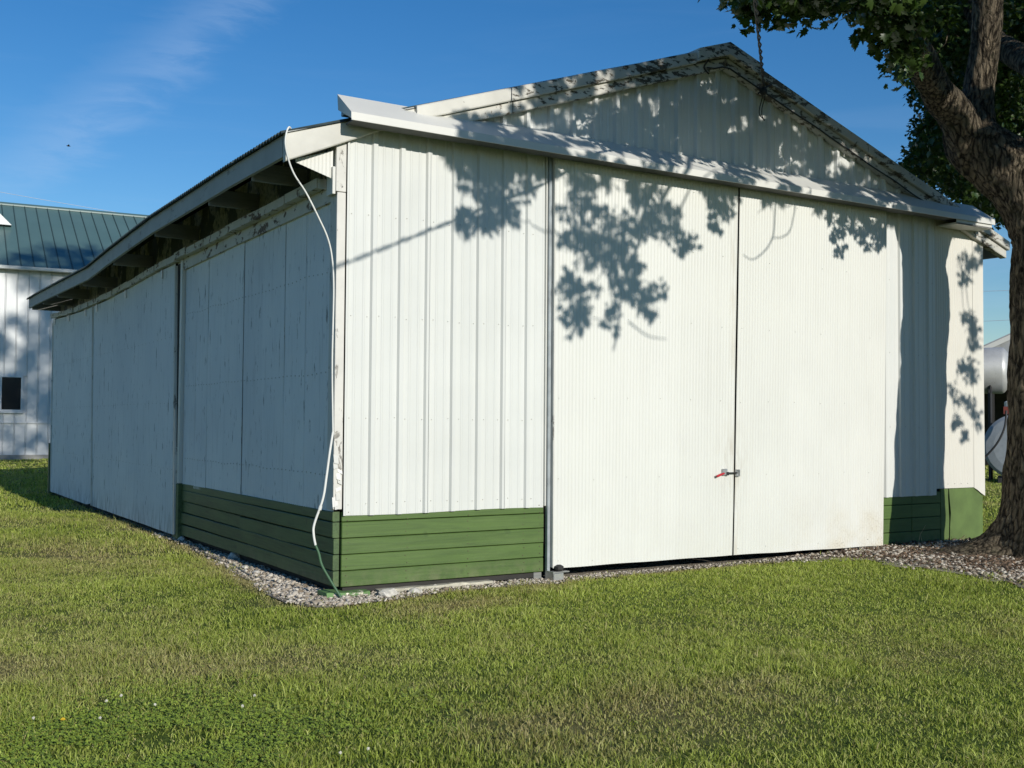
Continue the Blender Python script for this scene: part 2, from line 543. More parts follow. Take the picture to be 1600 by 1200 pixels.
def fbm(x, y, o=4):
    r = 0; a = 0.5
    for k in range(o):
        r = r + a * vnoise(x * 2 ** k + 17.3 * k, y * 2 ** k + 5.1 * k); a *= 0.5
    return r / (1 - 0.5 ** o)
DRY = [(0.85, -0.85, .75, .30, .95), (0.1, -1.0, .9, .35, .6), (1.9, -0.55, .6, .2, .8), (-1.48, -2.24, .8, .45, .75), (-2.65, -1.67, .7, .5, .7), (0.41, -4.3, 1.5, .6, .55), (-0.48, -4.27, 1.0, .5, .5),
       (3.0, -3.98, 1.4, .7, .45), (2.4, -2.2, 1.4, .35, .35), (-3.2, 1.5, 1.4, 1.2, .45), (-1.6, 4.0, 1.0, 2.0, .35), (1.6, -2.9, 1.3, .4, .4)]
LUSH = [(3.43, -0.75, 1.6, .38, .9), (4.2, -1.2, 1.2, .7, .7), (-2.7, -3.3, .9, .35, .9), (-2.1, -3.8, .8, .4, .7), (-0.6, -0.9, .6, .6, .5), (5.0, -2.0, 0.8, 1.0, .4)]
def dryness(x, y):
    d = 0.10 + 1.1 * (fbm(x * 0.7 + 3, y * 0.7 + 9) - 0.5) + 0.7 * (fbm(x * 3.1, y * 3.1 + 40, 3) - 0.5)
    for cx, cy, rx, ry, a in DRY: d = d + 0.78 * a * np.exp(-((x - cx) / rx) ** 2 - ((y - cy) / ry) ** 2)
    for cx, cy, rx, ry, a in LUSH: d = d - a * np.exp(-((x - cx) / rx) ** 2 - ((y - cy) / ry) ** 2)
    e = edge_dist(x, y)
    d = d + 0.9 * np.exp(-(e / 0.10) ** 2) * (x < 5.3)
    return np.clip(d, 0, 1)
def spacing(c, far, n, fine):
    u = np.linspace(-1, 1, n)
    k = math.asinh(far / fine)
    return c + fine * np.sinh(u * k)
gx = spacing(1.0, 1500, 170, 3.0); gy = spacing(-1.0, 1500, 170, 3.0)
GX, GY = np.meshgrid(gx, gy)
GZ = ground_z(GX, GY)
nn = 170
gm = bpy.data.meshes.new('ground')
gv = np.stack([GX.ravel(), GY.ravel(), GZ.ravel()], 1)
gf = [(j * nn + i, j * nn + i + 1, (j + 1) * nn + i + 1, (j + 1) * nn + i) for j in range(nn - 1) for i in range(nn - 1)]
gm.from_pydata(gv.tolist(), [], gf)
at = gm.attributes.new('dry', 'FLOAT', 'POINT')
at.data.foreach_set('value', dryness(GX.ravel(), GY.ravel()).astype(np.float32))
gm.polygons.foreach_set('use_smooth', [True] * len(gm.polygons))
ground = bpy.data.objects.new('ground', gm); COL.objects.link(ground); ground['kind'] = 'structure'
t = NT('lawn_soil')
q = t.n.new('ShaderNodeAttribute'); q.attribute_name = 'dry'
f1 = t.noise((1, 1, 1), 26, 5, 0.7)
c = t.mix(q.outputs['Fac'], (0.095, 0.135, 0.024), (0.210, 0.170, 0.080))
c = t.mix(t.rng(f1, 0.35, 0.68), t.mix(1.0, c, (0.62, 0.66, 0.6), 'MULTIPLY'), t.mix(1.0, c, (1.35, 1.3, 1.25), 'MULTIPLY'))
t.color(c); t.rough(0.95); t.b.inputs['Specular IOR Level'].default_value = 0.1
t.bump(f1, 0.6, 0.03)
gm.materials.append(t.m)

# gravel bed sheet along the shed and round the tree
bx = np.arange(-0.8, 9.9, 0.045); by = np.concatenate([np.arange(-4.0, 1.0, 0.045), np.arange(1.0, 15.8, 0.2)])
BX, BY = np.meshgrid(bx, by)
wob = np.where(BX > 4.8, 0.40, 0.12) * (fbm(BX * 5, BY * 5, 3) - 0.5) - np.where(BX > 5.2, 0.0, 0.0)
inb = in_poly(BED, BX + wob, BY + wob)
mb = MB(); w_ = len(bx)
mb.v = [(x, y, z) for x, y, z in zip(BX.ravel(), BY.ravel(), (ground_z(BX, BY) + 0.004 + 0.014 * fbm(BX * 6, BY * 6, 3)).ravel())]
for j in range(len(by) - 1):
    for i in range(w_ - 1):
        if inb[j, i] and inb[j, i + 1] and inb[j + 1, i] and inb[j + 1, i + 1]:
            mb.f.append((j * w_ + i, j * w_ + i + 1, (j + 1) * w_ + i + 1, (j + 1) * w_ + i))
used = sorted({k for f in mb.f for k in f}); rem = {k: i for i, k in enumerate(used)}
mb.v = [mb.v[k] for k in used]; mb.f = [tuple(rem[k] for k in f) for f in mb.f]
t = NT('gravelly_soil')
f1 = t.noise((1, 1, 1), 45, 5, 0.7)
f2 = t.noise((1, 1, 1), 3.2, 4)
c = t.mix(t.rng(f2, 0.38, 0.62), (0.15, 0.115, 0.075), (0.24, 0.205, 0.15))
c = t.mix(t.rng(f1, 0.45, 0.62), c, (0.40, 0.37, 0.31))
t.color(c); t.rough(0.95); t.bump(f1, 0.8, 0.02)
mb.build('gravel_bed', t.m, None, True, 'structure')

# ------------------------------------------------------------------ the shed
APEX_X = 4.38; SLOPE = 0.337; APEX_Z = 5.60
YS = [-0.2, 1.34, 2.8, 4.66, 7.1, 8.63, 11.3, 13.9, 15.6]
ZE = [3.945, 3.97, 3.97, 3.975, 3.91, 3.85, 3.90, 3.945, 3.955]
def eave_z(y):
    return lin(y, YS, ZE)
def roof_z(x, y):
    e = eave_z(y); full = 4.96
    f = abs(x - APEX_X) / full
    ridge = APEX_Z + 0.4 * (e - 3.945)
    return ridge * (1 - f) + e * f
def rake_z(x):
    return APEX_Z - SLOPE * abs(x - APEX_X)

shed = thing('shed', (0, 0, 0), 'white gabled machine shed with double sliding doors and a green board skirt', 'shed')

# dark wall frame behind the sheets
mb = MB()
mb.prism([(0.03, 0.34), (8.87, 0.34), (8.87, 3.95), (APEX_X, 5.40), (0.03, 3.95)], (1, 0, 0), (0, 0, 1), (0, 0.08, 0), (0, 0.03, 0))
mb.box((0.03, 0.0, 0.03), (2.05, 0.06, 0.34)); mb.box((6.95, 0.0, 0.03), (8.87, 0.06, 0.34))
mb.build('front_frame', M['dark'], shed)
MB().box((0.03, 0.115, 0.02), (0.11, 14.75, 3.62)).build('side_frame', M['dark'], shed)
MB().box((8.79, 0.115, 0.02), (8.87, 14.75, 3.85)).build('side_frame', M['dark'], shed)
MB().prism([(0.03, 0.02), (8.87, 0.02), (8.87, 3.95), (APEX_X, 5.40), (0.03, 3.95)], (1, 0, 0), (0, 0, 1), (0, 0.08, 0), (0, 14.76, 0)).build('rear_frame', M['trim'], shed)

# ribbed steel on the front, left bay: three sheets
RB = ribbed(-0.1, 9.2, 0.27, 0.026, 0.0)
RG = ribbed(-0.1, 9.2, 0.27, 0.040, 0.0)
def left_top(s):
    return min(4.22, rake_z(s) - 0.06)
for a, b in ((0.0, 0.815), (0.818, 1.625), (1.628, 2.083)):
    sheet('ribbed_sheet', M['panel'], shed, a, b, RB, lambda s: 0.705 - 0.006 * math.sin(s * 3), left_top, -0.043 - 0.002 * random.random(), -1, wav=0.004, nz=6)
# right bay
for a, b in ((6.90, 7.47), (7.473, 7.965)):
    sheet('ribbed_sheet', M['panel'], shed, a, b, RB, lambda s: 0.655, lambda s: 4.22, -0.036, -1, wav=0.003, nz=5)
# narrow fine corrugated sheet at the far right of the front
CR = corrug(7.95, 8.92, 0.044, 0.006)
sheet('corrugated_sheet', M['cream'], shed, 7.96, 8.70, CR, lambda s: 0.735, lambda s: rake_z(s) - 0.10, -0.034, -1, wav=0.003, nz=5, smooth=True, label='cream fine-corrugated sheet at the right corner')
sheet('corner_flap', M['cream'], shed, 8.703, 8.90, (np.array([8.70, 8.76, 8.83, 8.9]), np.array([0.004, 0.016, 0.012, 0.022])), lambda s: 0.73 - 0.55 * (s - 8.703), lambda s: rake_z(s) - 0.12, -0.038, -1, wav=0.006, nz=6)
# gable sheets above the track hood
x = 0.30
while x < 8.85:
    e = min(x + 0.808, 8.86)
    sheet('gable_sheet', M['panel'], shed, x, e, RG, lambda s: min(4.235, rake_z(s) - 0.12), lambda s: rake_z(s) - 0.06, -0.001 - 0.002 * random.random(), -1, wav=0.003, nz=3)
    x += 0.811
# side and rear skins
def fine_side(s0, s1): return corrug(s0, s1, 0.055, 0.0035, 6)
sheet('side_sheet', M['trim'], shed, 0.1, 14.8, ribbed(0, 15.4, 0.3), lambda s: 0.05, lambda s: 3.9, 8.90, 1, 'y')

# rake boards, flashing and ridge cap on the gable
def rake_piece(name, mat, xa, xb, top, h, y0, y1, lbl=None, sag=0.0, taper=None):
    mb = MB(); n = max(2, int(abs(xb - xa) / 0.35))
    rows = []
    for i in range(n + 1):
        x = xa + (xb - xa) * i / n
        zt = rake_z(x) + 0.036 - top + sag * math.sin(math.pi * i / n) + 0.006 * mnoise.noise(Vector((x * 2.2, y0 * 9, top * 7)))
        hh = h * (1 if taper is None else 1 - taper * i / n) * (1 + 0.05 * mnoise.noise(Vector((x * 3.1, 4.2, top * 5))))
        rows.append([(x, y0, zt - 0.012), (x, y0 + 0.014, zt), (x, y1, zt + 0.004), (x, y1, zt - hh), (x, y0 + 0.006, zt - hh), (x, y0, zt - hh + 0.01)])
    for r in rows: mb.v += r
    for i in range(n):
        for k in range(6):
            a = i * 6 + k; b = i * 6 + (k + 1) % 6
            mb.f.append((a, b, b + 6, a + 6))
    mb.f.append(tuple(range(6))); mb.f.append(tuple(n * 6 + k for k in range(6))[::-1])
    o = mb.build(name, mat, shed)
    if lbl: o['label'] = lbl
    return o
rake_piece('rake_flashing', M['rake_clean'], -0.58, 0.62, 0.0, 0.25, -0.115, -0.05, 'white end piece of the rake by the eave', -0.008, 0.55)
for a, b, mt in ((0.63, 1.62, 'rake_mid'), (1.63, 3.93, 'rake')):
    rake_piece('rake_flashing', M[mt], a, b, 0.0, 0.132, -0.150, -0.02)
for a, b, mt in ((0.87, 1.66, 'rake_mid'), (1.67, 4.36, 'rake')):
    rake_piece('rake_board', M[mt], a, b, 0.128, 0.118, -0.11, -0.022)
for a, b in ((4.83, 6.6), (6.61, 8.05), (8.06, 9.34)):
    rake_piece('rake_flashing', M['rake_right'], a, b, 0.0, 0.122, -0.150, -0.02)
for a, b in ((4.40, 6.35), (6.36, 8.1), (8.11, 9.32)):
    rake_piece('rake_board', M['rake_right'], a, b, 0.118, 0.118, -0.11, -0.022)
mb = MB()
for sgn in (-1, 1):
    e = 0.44
    pts = [(0, 0.055), (sgn * e, 0.055 - SLOPE * e + 0.0), (sgn * (e + 0.01), 0.055 - SLOPE * e - 0.05), (sgn * e, -SLOPE * e - 0.08), (0, -0.08)]
    mb.prism(pts if sgn < 0 else pts[::-1], (1, 0, 0), (0, 0, 1), (0, 0.24, 0), (APEX_X, -0.185, APEX_Z + 0.005))
mb.build('ridge_end_cap', M['rake'], shed)
mb = MB()
mb.prism([(-0.26, -0.02), (0, 0.065), (0.26, -0.02), (0.26, -0.035), (0, 0.05), (-0.26, -0.035)], (1, 0, 0), (0, 0, 1), (0, 14.9, 0), (APEX_X, 0.03, APEX_Z + 0.012))
mb.build('ridge_cap', M['roof'], shed)
# eave return closing the corner under the rake
CRR = corrug(-0.5, 0.05, 0.035, 0.004)
sheet('eave_return', M['trim'], shed, -0.455, -0.115, CRR, lambda s: 3.74 - 0.30 * (s + 0.455), lambda s: rake_z(s) - 0.20, -0.01, -1, nz=3, smooth=True)

# roof sheets, corrugated down the slope so that the eave reads as a wavy line
pitch = 0.078
for side in (-1, 1):
    y = -0.125
    while y < 14.9:
        e = min(y + 0.70, 14.95)
        ys = np.arange(y, e + 1e-6, pitch / 4)
        mb = MB()
        for lay in (0, -0.006):
            for fx in (0.0, 0.33, 0.66, 1.0):
                for q in ys:
                    xx = APEX_X + side * (4.96 + 0.04) * fx
                    mb.v.append((xx, q, roof_z(xx, q) + 0.022 + lay + 0.017 * math.cos(q / pitch * 2 * math.pi)))
        n = len(ys)
        for lay in (0, 1):
            for k in range(3):
                for i in range(n - 1):
                    a = lay * 4 * n + k * n + i
                    mb.f.append((a, a + 1, a + n + 1, a + n))
        for i in range(n - 1):
            a = 3 * n + i; b = 7 * n + i
            mb.f.append((a, a + 1, b + 1, b))
        mb.build('roof_sheet', M['roof'], shed, True)
        y += 0.70
# fascia boards following the sag of the eave
def run_y(name, mat, ya, yb, fz, x0, x1, z0, z1, step=0.5, parent=None, wob=0.004):
    n = max(1, int(round((yb - ya) / step))); mb = MB()
    for i in range(n + 1):
        q = ya + (yb - ya) * i / n; z = fz(q); w = wob * mnoise.noise(Vector((q * 1.7, z1 * 9, x0 * 5)))
        mb.v += [(x0 + w, q, z + z0), (x0 + w, q, z + z1), (x1, q, z + z1), (x1, q, z + z0)]
    for i in range(n):
        for k in range(4):
            a = i * 4 + k; b = i * 4 + (k + 1) % 4
            mb.f.append((a, b, b + 4, a + 4))
    mb.f.append((0, 1, 2, 3)); mb.f.append((n * 4 + 3, n * 4 + 2, n * 4 + 1, n * 4))
    return mb.build(name, mat, parent or shed)
for a, b in ((-0.03, 4.05), (4.055, 8.2), (8.205, 12.1), (12.105, 14.9)):
    run_y('fascia_board', M['fascia'], a, b, eave_z, -0.58, -0.545, -0.185, 0.0)
for a, b in ((-0.03, 14.9),):
    run_y('fascia_board', M['fascia'], a, b, eave_z, 9.305, 9.34, -0.185, 0.0, 1.0)
# rafter tails
for y in (0.9, 2.3, 4.58, 6.96, 9.28, 11.64, 13.3, 14.7):
    z = eave_z(y)
    MB().box((-0.54, y - 0.02, z - 0.225), (0.02, y + 0.02, z - 0.05), 0.004).build('rafter_tail', M['lookout'], shed)
# tar papered strip of wall under the eave
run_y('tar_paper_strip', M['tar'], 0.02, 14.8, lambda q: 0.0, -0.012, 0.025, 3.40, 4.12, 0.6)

# track board and segmented track cover on the side
TY = [0.2, 3.0, 4.6, 6.45, 8.0, 9.5, 11.65, 13.5, 15.0, 15.5]
TZ = [3.675, 3.665, 3.648, 3.622, 3.585, 3.562, 3.568, 3.615, 3.667, 3.68]
def track_z(y): return lin(y, TY, TZ)
segs = [0.21, 1.05, 1.95, 2.95, 3.85, 4.6]
y = 4.6
while y < 14.8:
    y += random.uniform(0.42, 0.62); segs.append(min(y, 14.95))
for a, b in zip(segs[:-1], segs[1:]):
    dz = random.uniform(-0.006, 0.006) * (1 if a < 4.5 else 1.8)
    run_y('track_cover', M['cover'], a + 0.012, b - 0.012, lambda q: track_z(q) + dz, -0.165 + random.uniform(-.014, .014), -0.03, -0.085, 0.0, 0.5)
MB().box((-0.16, 0.195, 3.585), (-0.04, 0.214, 3.672), 0.003).build('track_end_cap', M['trim'], shed)
for a, b in ((0.06, 3.3), (3.31, 5.25)):
    run_y('track_board', M['cover'], a, b, track_z, -0.085, -0.025, -0.215, -0.075)
run_y('track_rail', M['dark'], 5.3, 14.9, track_z, -0.10, -0.03, -0.16, -0.09)

# fixed side wall of narrow sheets, with the seams where they lap
seams = [0.02, 0.75, 1.32, 1.98, 2.61, 3.28, 3.95, 4.45, 4.98]
for a, b in zip(seams[:-1], seams[1:]):
    CS = fine_side(a, b)
    tilt = random.uniform(-0.003, 0.003); lift = random.uniform(-0.012, 0.012)
    sheet('side_panel', M['side'], shed, a + 0.003, b - 0.003, CS, lambda s: 0.715 + lift + tilt * s, lambda s: track_z(s) - 0.19, -0.052 + random.uniform(-.002, .002), -1, 'y', nz=5, wav=0.004, smooth=True)
# jamb between the fixed wall and the sliding doors
MB().box((-0.100, 4.99, 0.73), (-0.012, 5.07, 3.56), 0.004).build('side_jamb', M['trim'], shed)
MB().box((-0.085, 5.075, 0.73), (-0.012, 5.26, 3.56), 0.004).build('side_jamb', M['corner'], shed)
MB().box((-0.105, 4.975, 0.03), (-0.012, 5.09, 0.725), 0.006).build('jamb_foot', M['green_y'], shed)
MB().box((-0.09, 5.095, 0.03), (-0.012, 5.28, 0.725), 0.006).build('jamb_foot', M['green_y'], shed)
MB().box((-0.15, 14.80, 0.0), (0.02, 14.92, 1.05), 0.006).build('rear_post', M['green_y'], shed)
MB().box((-0.12, 14.82, 1.055), (0.0, 14.90, 3.5), 0.006).build('rear_jamb', M['corner'], shed)

# two sliding doors on the side
for (ya, yb, yat, ybt, zb, lab) in ((5.13, 10.44, 5.27, 10.68, 0.075, 'near sliding door with vertical scrapes'), (10.50, 14.72, 10.72, 14.90, 0.07, 'far sliding door with a torn lower corner')):
    door = bpy.data.objects.new('side_door', None); COL.objects.link(door); place(door, (-0.1, ya, 0.05), shed); door['label'] = lab
    n = 1
    for k in range(n):
        a = ya + (yb - ya) * k / n; b = ya + (yb - ya) * (k + 1) / n
        def skew(s, z, ya=ya, yb=yb, yat=yat, ybt=ybt):
            f = (z - 0.07) / 3.5; u = (s - ya) / (yb - ya)
            return s * (1 - f) + (yat + (ybt - yat) * u) * f
        tear = 0.10 if (lab.startswith('far') and k == 0) else 0.0
        sheet('door_panel', M['side'], door, a, b + 0.006 * (k < n - 1), fine_side(a, b + 0.02), lambda s: zb + tear * max(0.0, 0.55 - (s - a)) ** 2 * 2.2, lambda s: track_z(s) - 0.10, -0.112 - 0.003 * k, -1, 'y', nz=6, wav=0.007 + tear * 0.1, smooth=True, skew=skew)
    mb = MB(); mb.box((-0.094, ya + 0.01, zb + 0.03), (-0.05, yb - 0.02, track_z(ya) - 0.12)); mb.build('door_core', M['dark'], door)
    mb = MB(); mb.prism([(-0.128, ya - 0.035), (-0.045, ya - 0.035), (-0.045, ya + 0.012), (-0.128, ya + 0.012)], (1, 0, 0), (0, 1, 0), (0, yat - ya, 3.42), (0, 0, zb + 0.01)); mb.build('door_edge', M['corner'], door)
    mb = MB(); mb.prism([(-0.128, yb - 0.012), (-0.045, yb - 0.012), (-0.045, yb + 0.03), (-0.128, yb + 0.03)], (1, 0, 0), (0, 1, 0), (0, ybt - yb, 3.42), (0, 0, zb + 0.01)); mb.build('door_edge', M['corner'], door)
    mb = MB()
    for h in (0.9, 1.75, 2.6):
        q = ya + 0.12
        while q < yb:
            mb.lathe((-0.118, q, h + 0.02 * mnoise.noise(Vector((q, h, 1)))), (-1, 0, 0), [(0, 0.006), (0.004, 0.005)], 6); q += 0.22
    mb.build('nail_heads', M['screw'], door, kind='stuff')
for y in (5.9, 8.1, 10.3, 11.3, 13.0, 14.6):
    mb = MB(); z = track_z(y)
    mb.box((-0.140, y - 0.02, z - 0.22), (-0.126, y + 0.02, z - 0.10), 0.003)
    mb.build('door_hanger', M['metal'], shed)

# nails on the fixed side wall
mb = MB()
for h in (1.05, 1.95, 2.85):
    q = 0.12
    while q < 4.95:
        mb.lathe((-0.057, q, h + 0.02 * mnoise.noise(Vector((q * 2, h, 3)))), (-1, 0, 0), [(0, 0.006), (0.005, 0.005)], 6); q += 0.11
mb.build('nail_heads', M['screw'], shed, kind='stuff')

# corner trim with flaking paint
MB().box((-0.088, -0.055, 0.76), (-0.006, 0.10, 3.52), 0.004).build('corner_trim', M['corner'], shed)
MB().box((-0.100, -0.058, 3.525), (-0.006, 0.08, 3.97), 0.004).build('corner_trim', M['corner'], shed)
MB().box((-0.130, -0.050, 3.50), (-0.102, 0.09, 3.74), 0.003).build('corner_trim', M['trim'], shed)
mb = MB()
for k in range(9):
    z = 0.78 + 0.05 * k + random.uniform(-.02, .02)
    mb.obox((-0.05 + random.uniform(-.03, .02), -0.062, z), (1, random.uniform(-.4, .4), random.uniform(-.5, .5)), (0, 1, 0.4), (0, 0.2, 1), (random.uniform(.02, .05), 0.003, random.uniform(.03, .09)))
mb.build('paint_flakes', M['trim'], shed, kind='stuff')

# green skirt boards
zs = [0.085, 0.225, 0.366, 0.507, 0.648, 0.74]
for k in range(5):
    h0 = zs[k] + 0.003; h1 = zs[k + 1] - 0.003
    dy = random.uniform(-0.005, 0.004)
    MB().box((0.0, -0.040 + dy, h0), (2.09, -0.004, h1), 0.005).build('skirt_board', M['green_x'], shed)
cuts = [[(0.0, 2.35), (2.36, 4.96)], [(0.0, 4.96)], [(0.0, 2.62), (2.63, 4.96)], [(0.0, 1.9), (1.91, 4.96)], [(0.0, 4.96)]]
for k in range(5):
    for (a, b) in cuts[k]:
        dx = random.uniform(-0.022, 0.004); e0 = random.uniform(-0.009, 0.009)
        h0 = zs[k] + 0.004; h1 = zs[k + 1] - 0.004
        mb = MB(); n = 6
        for i in range(n + 1):
            q = a + (b - a) * i / n; w = 0.014 * mnoise.noise(Vector((q * 1.3, k * 3.1, 2))) ; dz = e0 * (i / n)
            X0 = -0.05 + dx + w
            mb.v += [(X0, q + (0.004 if i == 0 else 0), h0 + dz + 0.006), (X0, q, h1 + dz - 0.006), (X0 + 0.006, q, h1 + dz), (-0.006, q, h1 + dz), (-0.006, q, h0 + dz), (X0 + 0.006, q, h0 + dz)]
        for i in range(n):
            for c_ in range(6):
                p = i * 6 + c_; r = i * 6 + (c_ + 1) % 6
                mb.f.append((p, r, r + 6, p + 6))
        mb.f.append(tuple(range(6))); mb.f.append(tuple(n * 6 + c_ for c_ in range(6))[::-1])
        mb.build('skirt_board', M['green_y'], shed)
mb = MB()
for k in range(5):
    zc = (zs[k] + zs[k + 1]) / 2
    for x in (0.05, 0.62, 1.25, 1.86, 2.04):
        for dz in (-0.035, 0.035):
            mb.lathe((x + random.uniform(-.01, .01), -0.043, zc + dz + random.uniform(-.006, .006)), (0, -1, 0), [(0, 0.0055), (0.004, 0.004)], 6)
mb.build('nail_heads', plain('rusty_nail', (0.10, 0.08, 0.05), 0.7), shed, kind='stuff')
# right end skirt
zr = [0.06, 0.225, 0.39, 0.555, 0.70]
for k in range(4):
    for a, b in ((6.9, 7.50), (7.505, 8.05)):
        MB().box((a, -0.030 + random.uniform(-.004, .004), zr[k] + 0.003), (b, -0.003, zr[k + 1] - 0.003), 0.005).build('skirt_board', M['green_x'], shed)
mb = MB(); mb.prism([(8.055, 0.05), (8.205, 0.05), (8.215, 0.35), (8.195, 0.62), (8.20, 0.73), (8.055, 0.73)], (1, 0, 0), (0, 0, 1), (0, 0.024, 0), (0, -0.030, 0)); mb.build('skirt_plywood', M['green_ply'], shed)
mb = MB(); mb.prism([(8.222, 0.05), (8.885, 0.05), (8.885, 0.73), (8.208, 0.73), (8.222, 0.60), (8.245, 0.42), (8.226, 0.25)], (1, 0, 0), (0, 0, 1), (0, 0.024, 0), (0, -0.034, 0)); mb.build('skirt_plywood', M['green_ply'], shed)
MB().box((8.86, -0.02, 0.02), (8.91, 0.05, 0.60), 0.004).build('corner_post', M['green_ply'], shed)
# footings
def lump(name, mat, a, b, parent=shed, amp=0.02, n=8, seed=0):
    mb = MB(); a = Vector(a); b = Vector(b)
    for i in range(n + 1):
        for j in range(4):
            u = i / n
            x = a.x + (b.x - a.x) * u; w = mnoise.noise(Vector((x * 4, j * 2.0 + seed, seed)))
            y = (a.y, a.y + 0.015, b.y, b.y)[j] + (w * amp if j < 2 else 0)
            z = (a.z, b.z, b.z, a.z)[j] + (w * amp if j in (1, 2) else 0)
            mb.v.append((x, y, z))
    for i in range(n):
        for j in range(4):
            p = i * 4 + j; q = i * 4 + (j + 1) % 4
            mb.f.append((p, q, q + 4, p + 4))
    mb.f.append((0, 1, 2, 3)); mb.f.append((n * 4 + 3, n * 4 + 2, n * 4 + 1, n * 4))
    return mb.build(name, mat, parent)
lump('footing', M['concrete_green'], (-0.16, -0.13, -0.08), (0.24, 0.1, 0.05), amp=0.05, n=14)['label'] = 'green painted concrete footing under the corner'
lump('footing', M['concrete'], (0.34, -0.10, -0.08), (1.5, 0.05, 0.045), seed=3, n=14)
MB().box((2.00, -0.01, -0.05), (2.09, 0.02, 0.085), 0.004).build('sill_post', M['lookout'], shed)

# jamb tube and trim left of the front doors
MB().box((2.085, -0.066, 0.72), (2.101, -0.002, 4.17), 0.003).build('front_jamb', M['trim'], shed)
MB().box((2.104, -0.088, 0.02), (2.138, -0.045, 4.17), 0.004).build('jamb_tube', M['jamb'], shed)

# front sliding doors
DZ = 4.17
def front_door(lab, xa, xb, xat, xbt, nseam, zb0, zb1):
    door = bpy.data.objects.new('front_door', None); COL.objects.link(door); place(door, (xa, -0.12, 0.08), shed); door['label'] = lab
    def skew(s, z):
        f = (z - 0.1) / (DZ - 0.1); u = (s - xa) / (xb - xa)
        return (xa + (xb - xa) * u) * (1 - f) + (xat + (xbt - xat) * u) * f
    CD = corrug(xa, xb, 0.041, 0.0062); ph0 = random.uniform(0, 20)
    for k in range(nseam):
        a = xa + (xb - xa) * k / nseam; b = xa + (xb - xa) * (k + 1) / nseam
        off = random.uniform(-.0015, .0015)
        sheet('corrugated_sheet', M['door'], door, a, b + 0.004 * (k < nseam - 1), CD, lambda s: zb0 + (zb1 - zb0) * (s - xa) / (xb - xa) + 0.002 * math.sin(s * 7), lambda s: DZ, -0.117 + 0.0004 * k, -1, nz=9, thick=0.002, wav=0.008, ph=ph0, smooth=True, skew=skew)
    mb = MB(); n = 4
    mb.prism([(xa + 0.012, zb0 + 0.03), (xb - 0.012, zb1 + 0.03), (xbt - 0.012, DZ - 0.01), (xat + 0.012, DZ - 0.01)], (1, 0, 0), (0, 0, 1), (0, 0.05, 0), (0, -0.108, 0))
    mb.build('door_frame', M['dark'], door)
    # screws in rows
    mb = MB()
    for h in (0.16, 0.95, 1.75, 2.55, 3.3, 3.95):
        q = xa + 0.06
        while q < xb - 0.03:
            if random.random() < 0.9:
                mb.lathe((skew(q, h) + random.uniform(-.008, .008), -0.121, h + random.uniform(-.012, .012) + zb0 - 0.1), (0, -1, 0), [(0, 0.0045), (0.005, 0.003)], 6)
            q += 0.41
    mb.build('screws', M['screw'], door, kind='stuff')
    return door
d1 = front_door('left door of the double front doors', 2.148, 4.464, 2.150, 4.556, 3, 0.122, 0.118)
d2 = front_door('right door of the double front doors', 4.480, 6.874, 4.574, 6.968, 3, 0.117, 0.095)
MB().box((2.142, -0.126, 0.13), (2.152, -0.05, 4.16), 0.003).build('edge_trim', M['corner'], d1)
# latch: hasp, red handle and keeper
lat = MB().box((4.298, -0.148, 0.975), (4.372, -0.122, 1.045), 0.006).build('latch', M['metal'], d1)
mb = MB(); mb.tube([(4.31, -0.158, 0.998), (4.26, -0.160, 0.985), (4.205, -0.160, 0.966)], [0.010, 0.013, 0.012], 10); mb.build('latch_handle', M['red'], lat, True)
mb = MB(); mb.box((4.352, -0.160, 0.975), (4.385, -0.148, 1.012), 0.004); mb.tube([(4.37, -0.155, 1.0), (4.50, -0.155, 1.0)], 0.008, 8); mb.build('latch_bolt', M['black'], lat)
mb = MB()
mb.box((4.492, -0.150, 0.96), (4.504, -0.124, 1.035), 0.003); mb.box((4.540, -0.150, 0.96), (4.552, -0.124, 1.035), 0.003)
mb.box((4.504, -0.150, 1.022), (4.540, -0.124, 1.035), 0.003); mb.box((4.504, -0.150, 0.96), (4.540, -0.124, 0.973), 0.003)
mb.box((4.498, -0.130, 0.965), (4.546, -0.124, 1.03))
mb.build('latch_keeper', M['metal'], d2)
# guide at the foot of the left door
mb = MB(); mb.box((2.10, -0.20, 0.015), (2.115, -0.06, 0.10), 0.003); mb.box((2.10, -0.20, 0.015), (2.22, -0.188, 0.085), 0.003); mb.box((2.115, -0.185, 0.085), (2.30, -0.10, 0.097), 0.003)
gd = mb.build('door_guide', M['metal'], shed)
MB().lathe((2.20, -0.15, 0.098), (0, 0, 1), [(0, 0.03), (0.02, 0.045), (0.045, 0.045), (0.06, 0.02)], 12).build('guide_roller', M['black'], gd)

# hood over the door track
prof = [(-0.028, 4.385), (-0.345, 4.155), (-0.352, 4.085), (-0.338, 4.085), (-0.332, 4.145), (-0.040, 4.355)]
for a, b in ((-0.085, 3.05), (3.053, 6.1), (6.103, 8.74)):
    mb = MB(); n = 8; k0 = len(prof)
    for i in range(n + 1):
        x = a + (b - a) * i / n
        w = 0.010 * mnoise.noise(Vector((x * 0.8, 1.7, 0.3)))
        mb.v += [(x, p[0] + w * (p[0] < -0.1), p[1] + w * 0.6 * (p[0] < -0.1)) for p in prof]
    for i in range(n):
        for c_ in range(k0):
            p = i * k0 + c_; r = i * k0 + (c_ + 1) % k0
            mb.f.append((p, r, r + k0, p + k0))
    mb.f.append(tuple(range(k0))); mb.f.append(tuple(n * k0 + c_ for c_ in range(k0))[::-1])
    mb.build('track_hood', M['hood'], shed)
for x in (-0.088, 8.742):
    MB().prism([(-0.028, 4.385), (-0.345, 4.155), (-0.345, 4.10), (-0.05, 4.24)], (0, 1, 0), (0, 0, 1), (0.003, 0, 0), (x, 0, 0)).build('hood_end', M['trim'], shed)
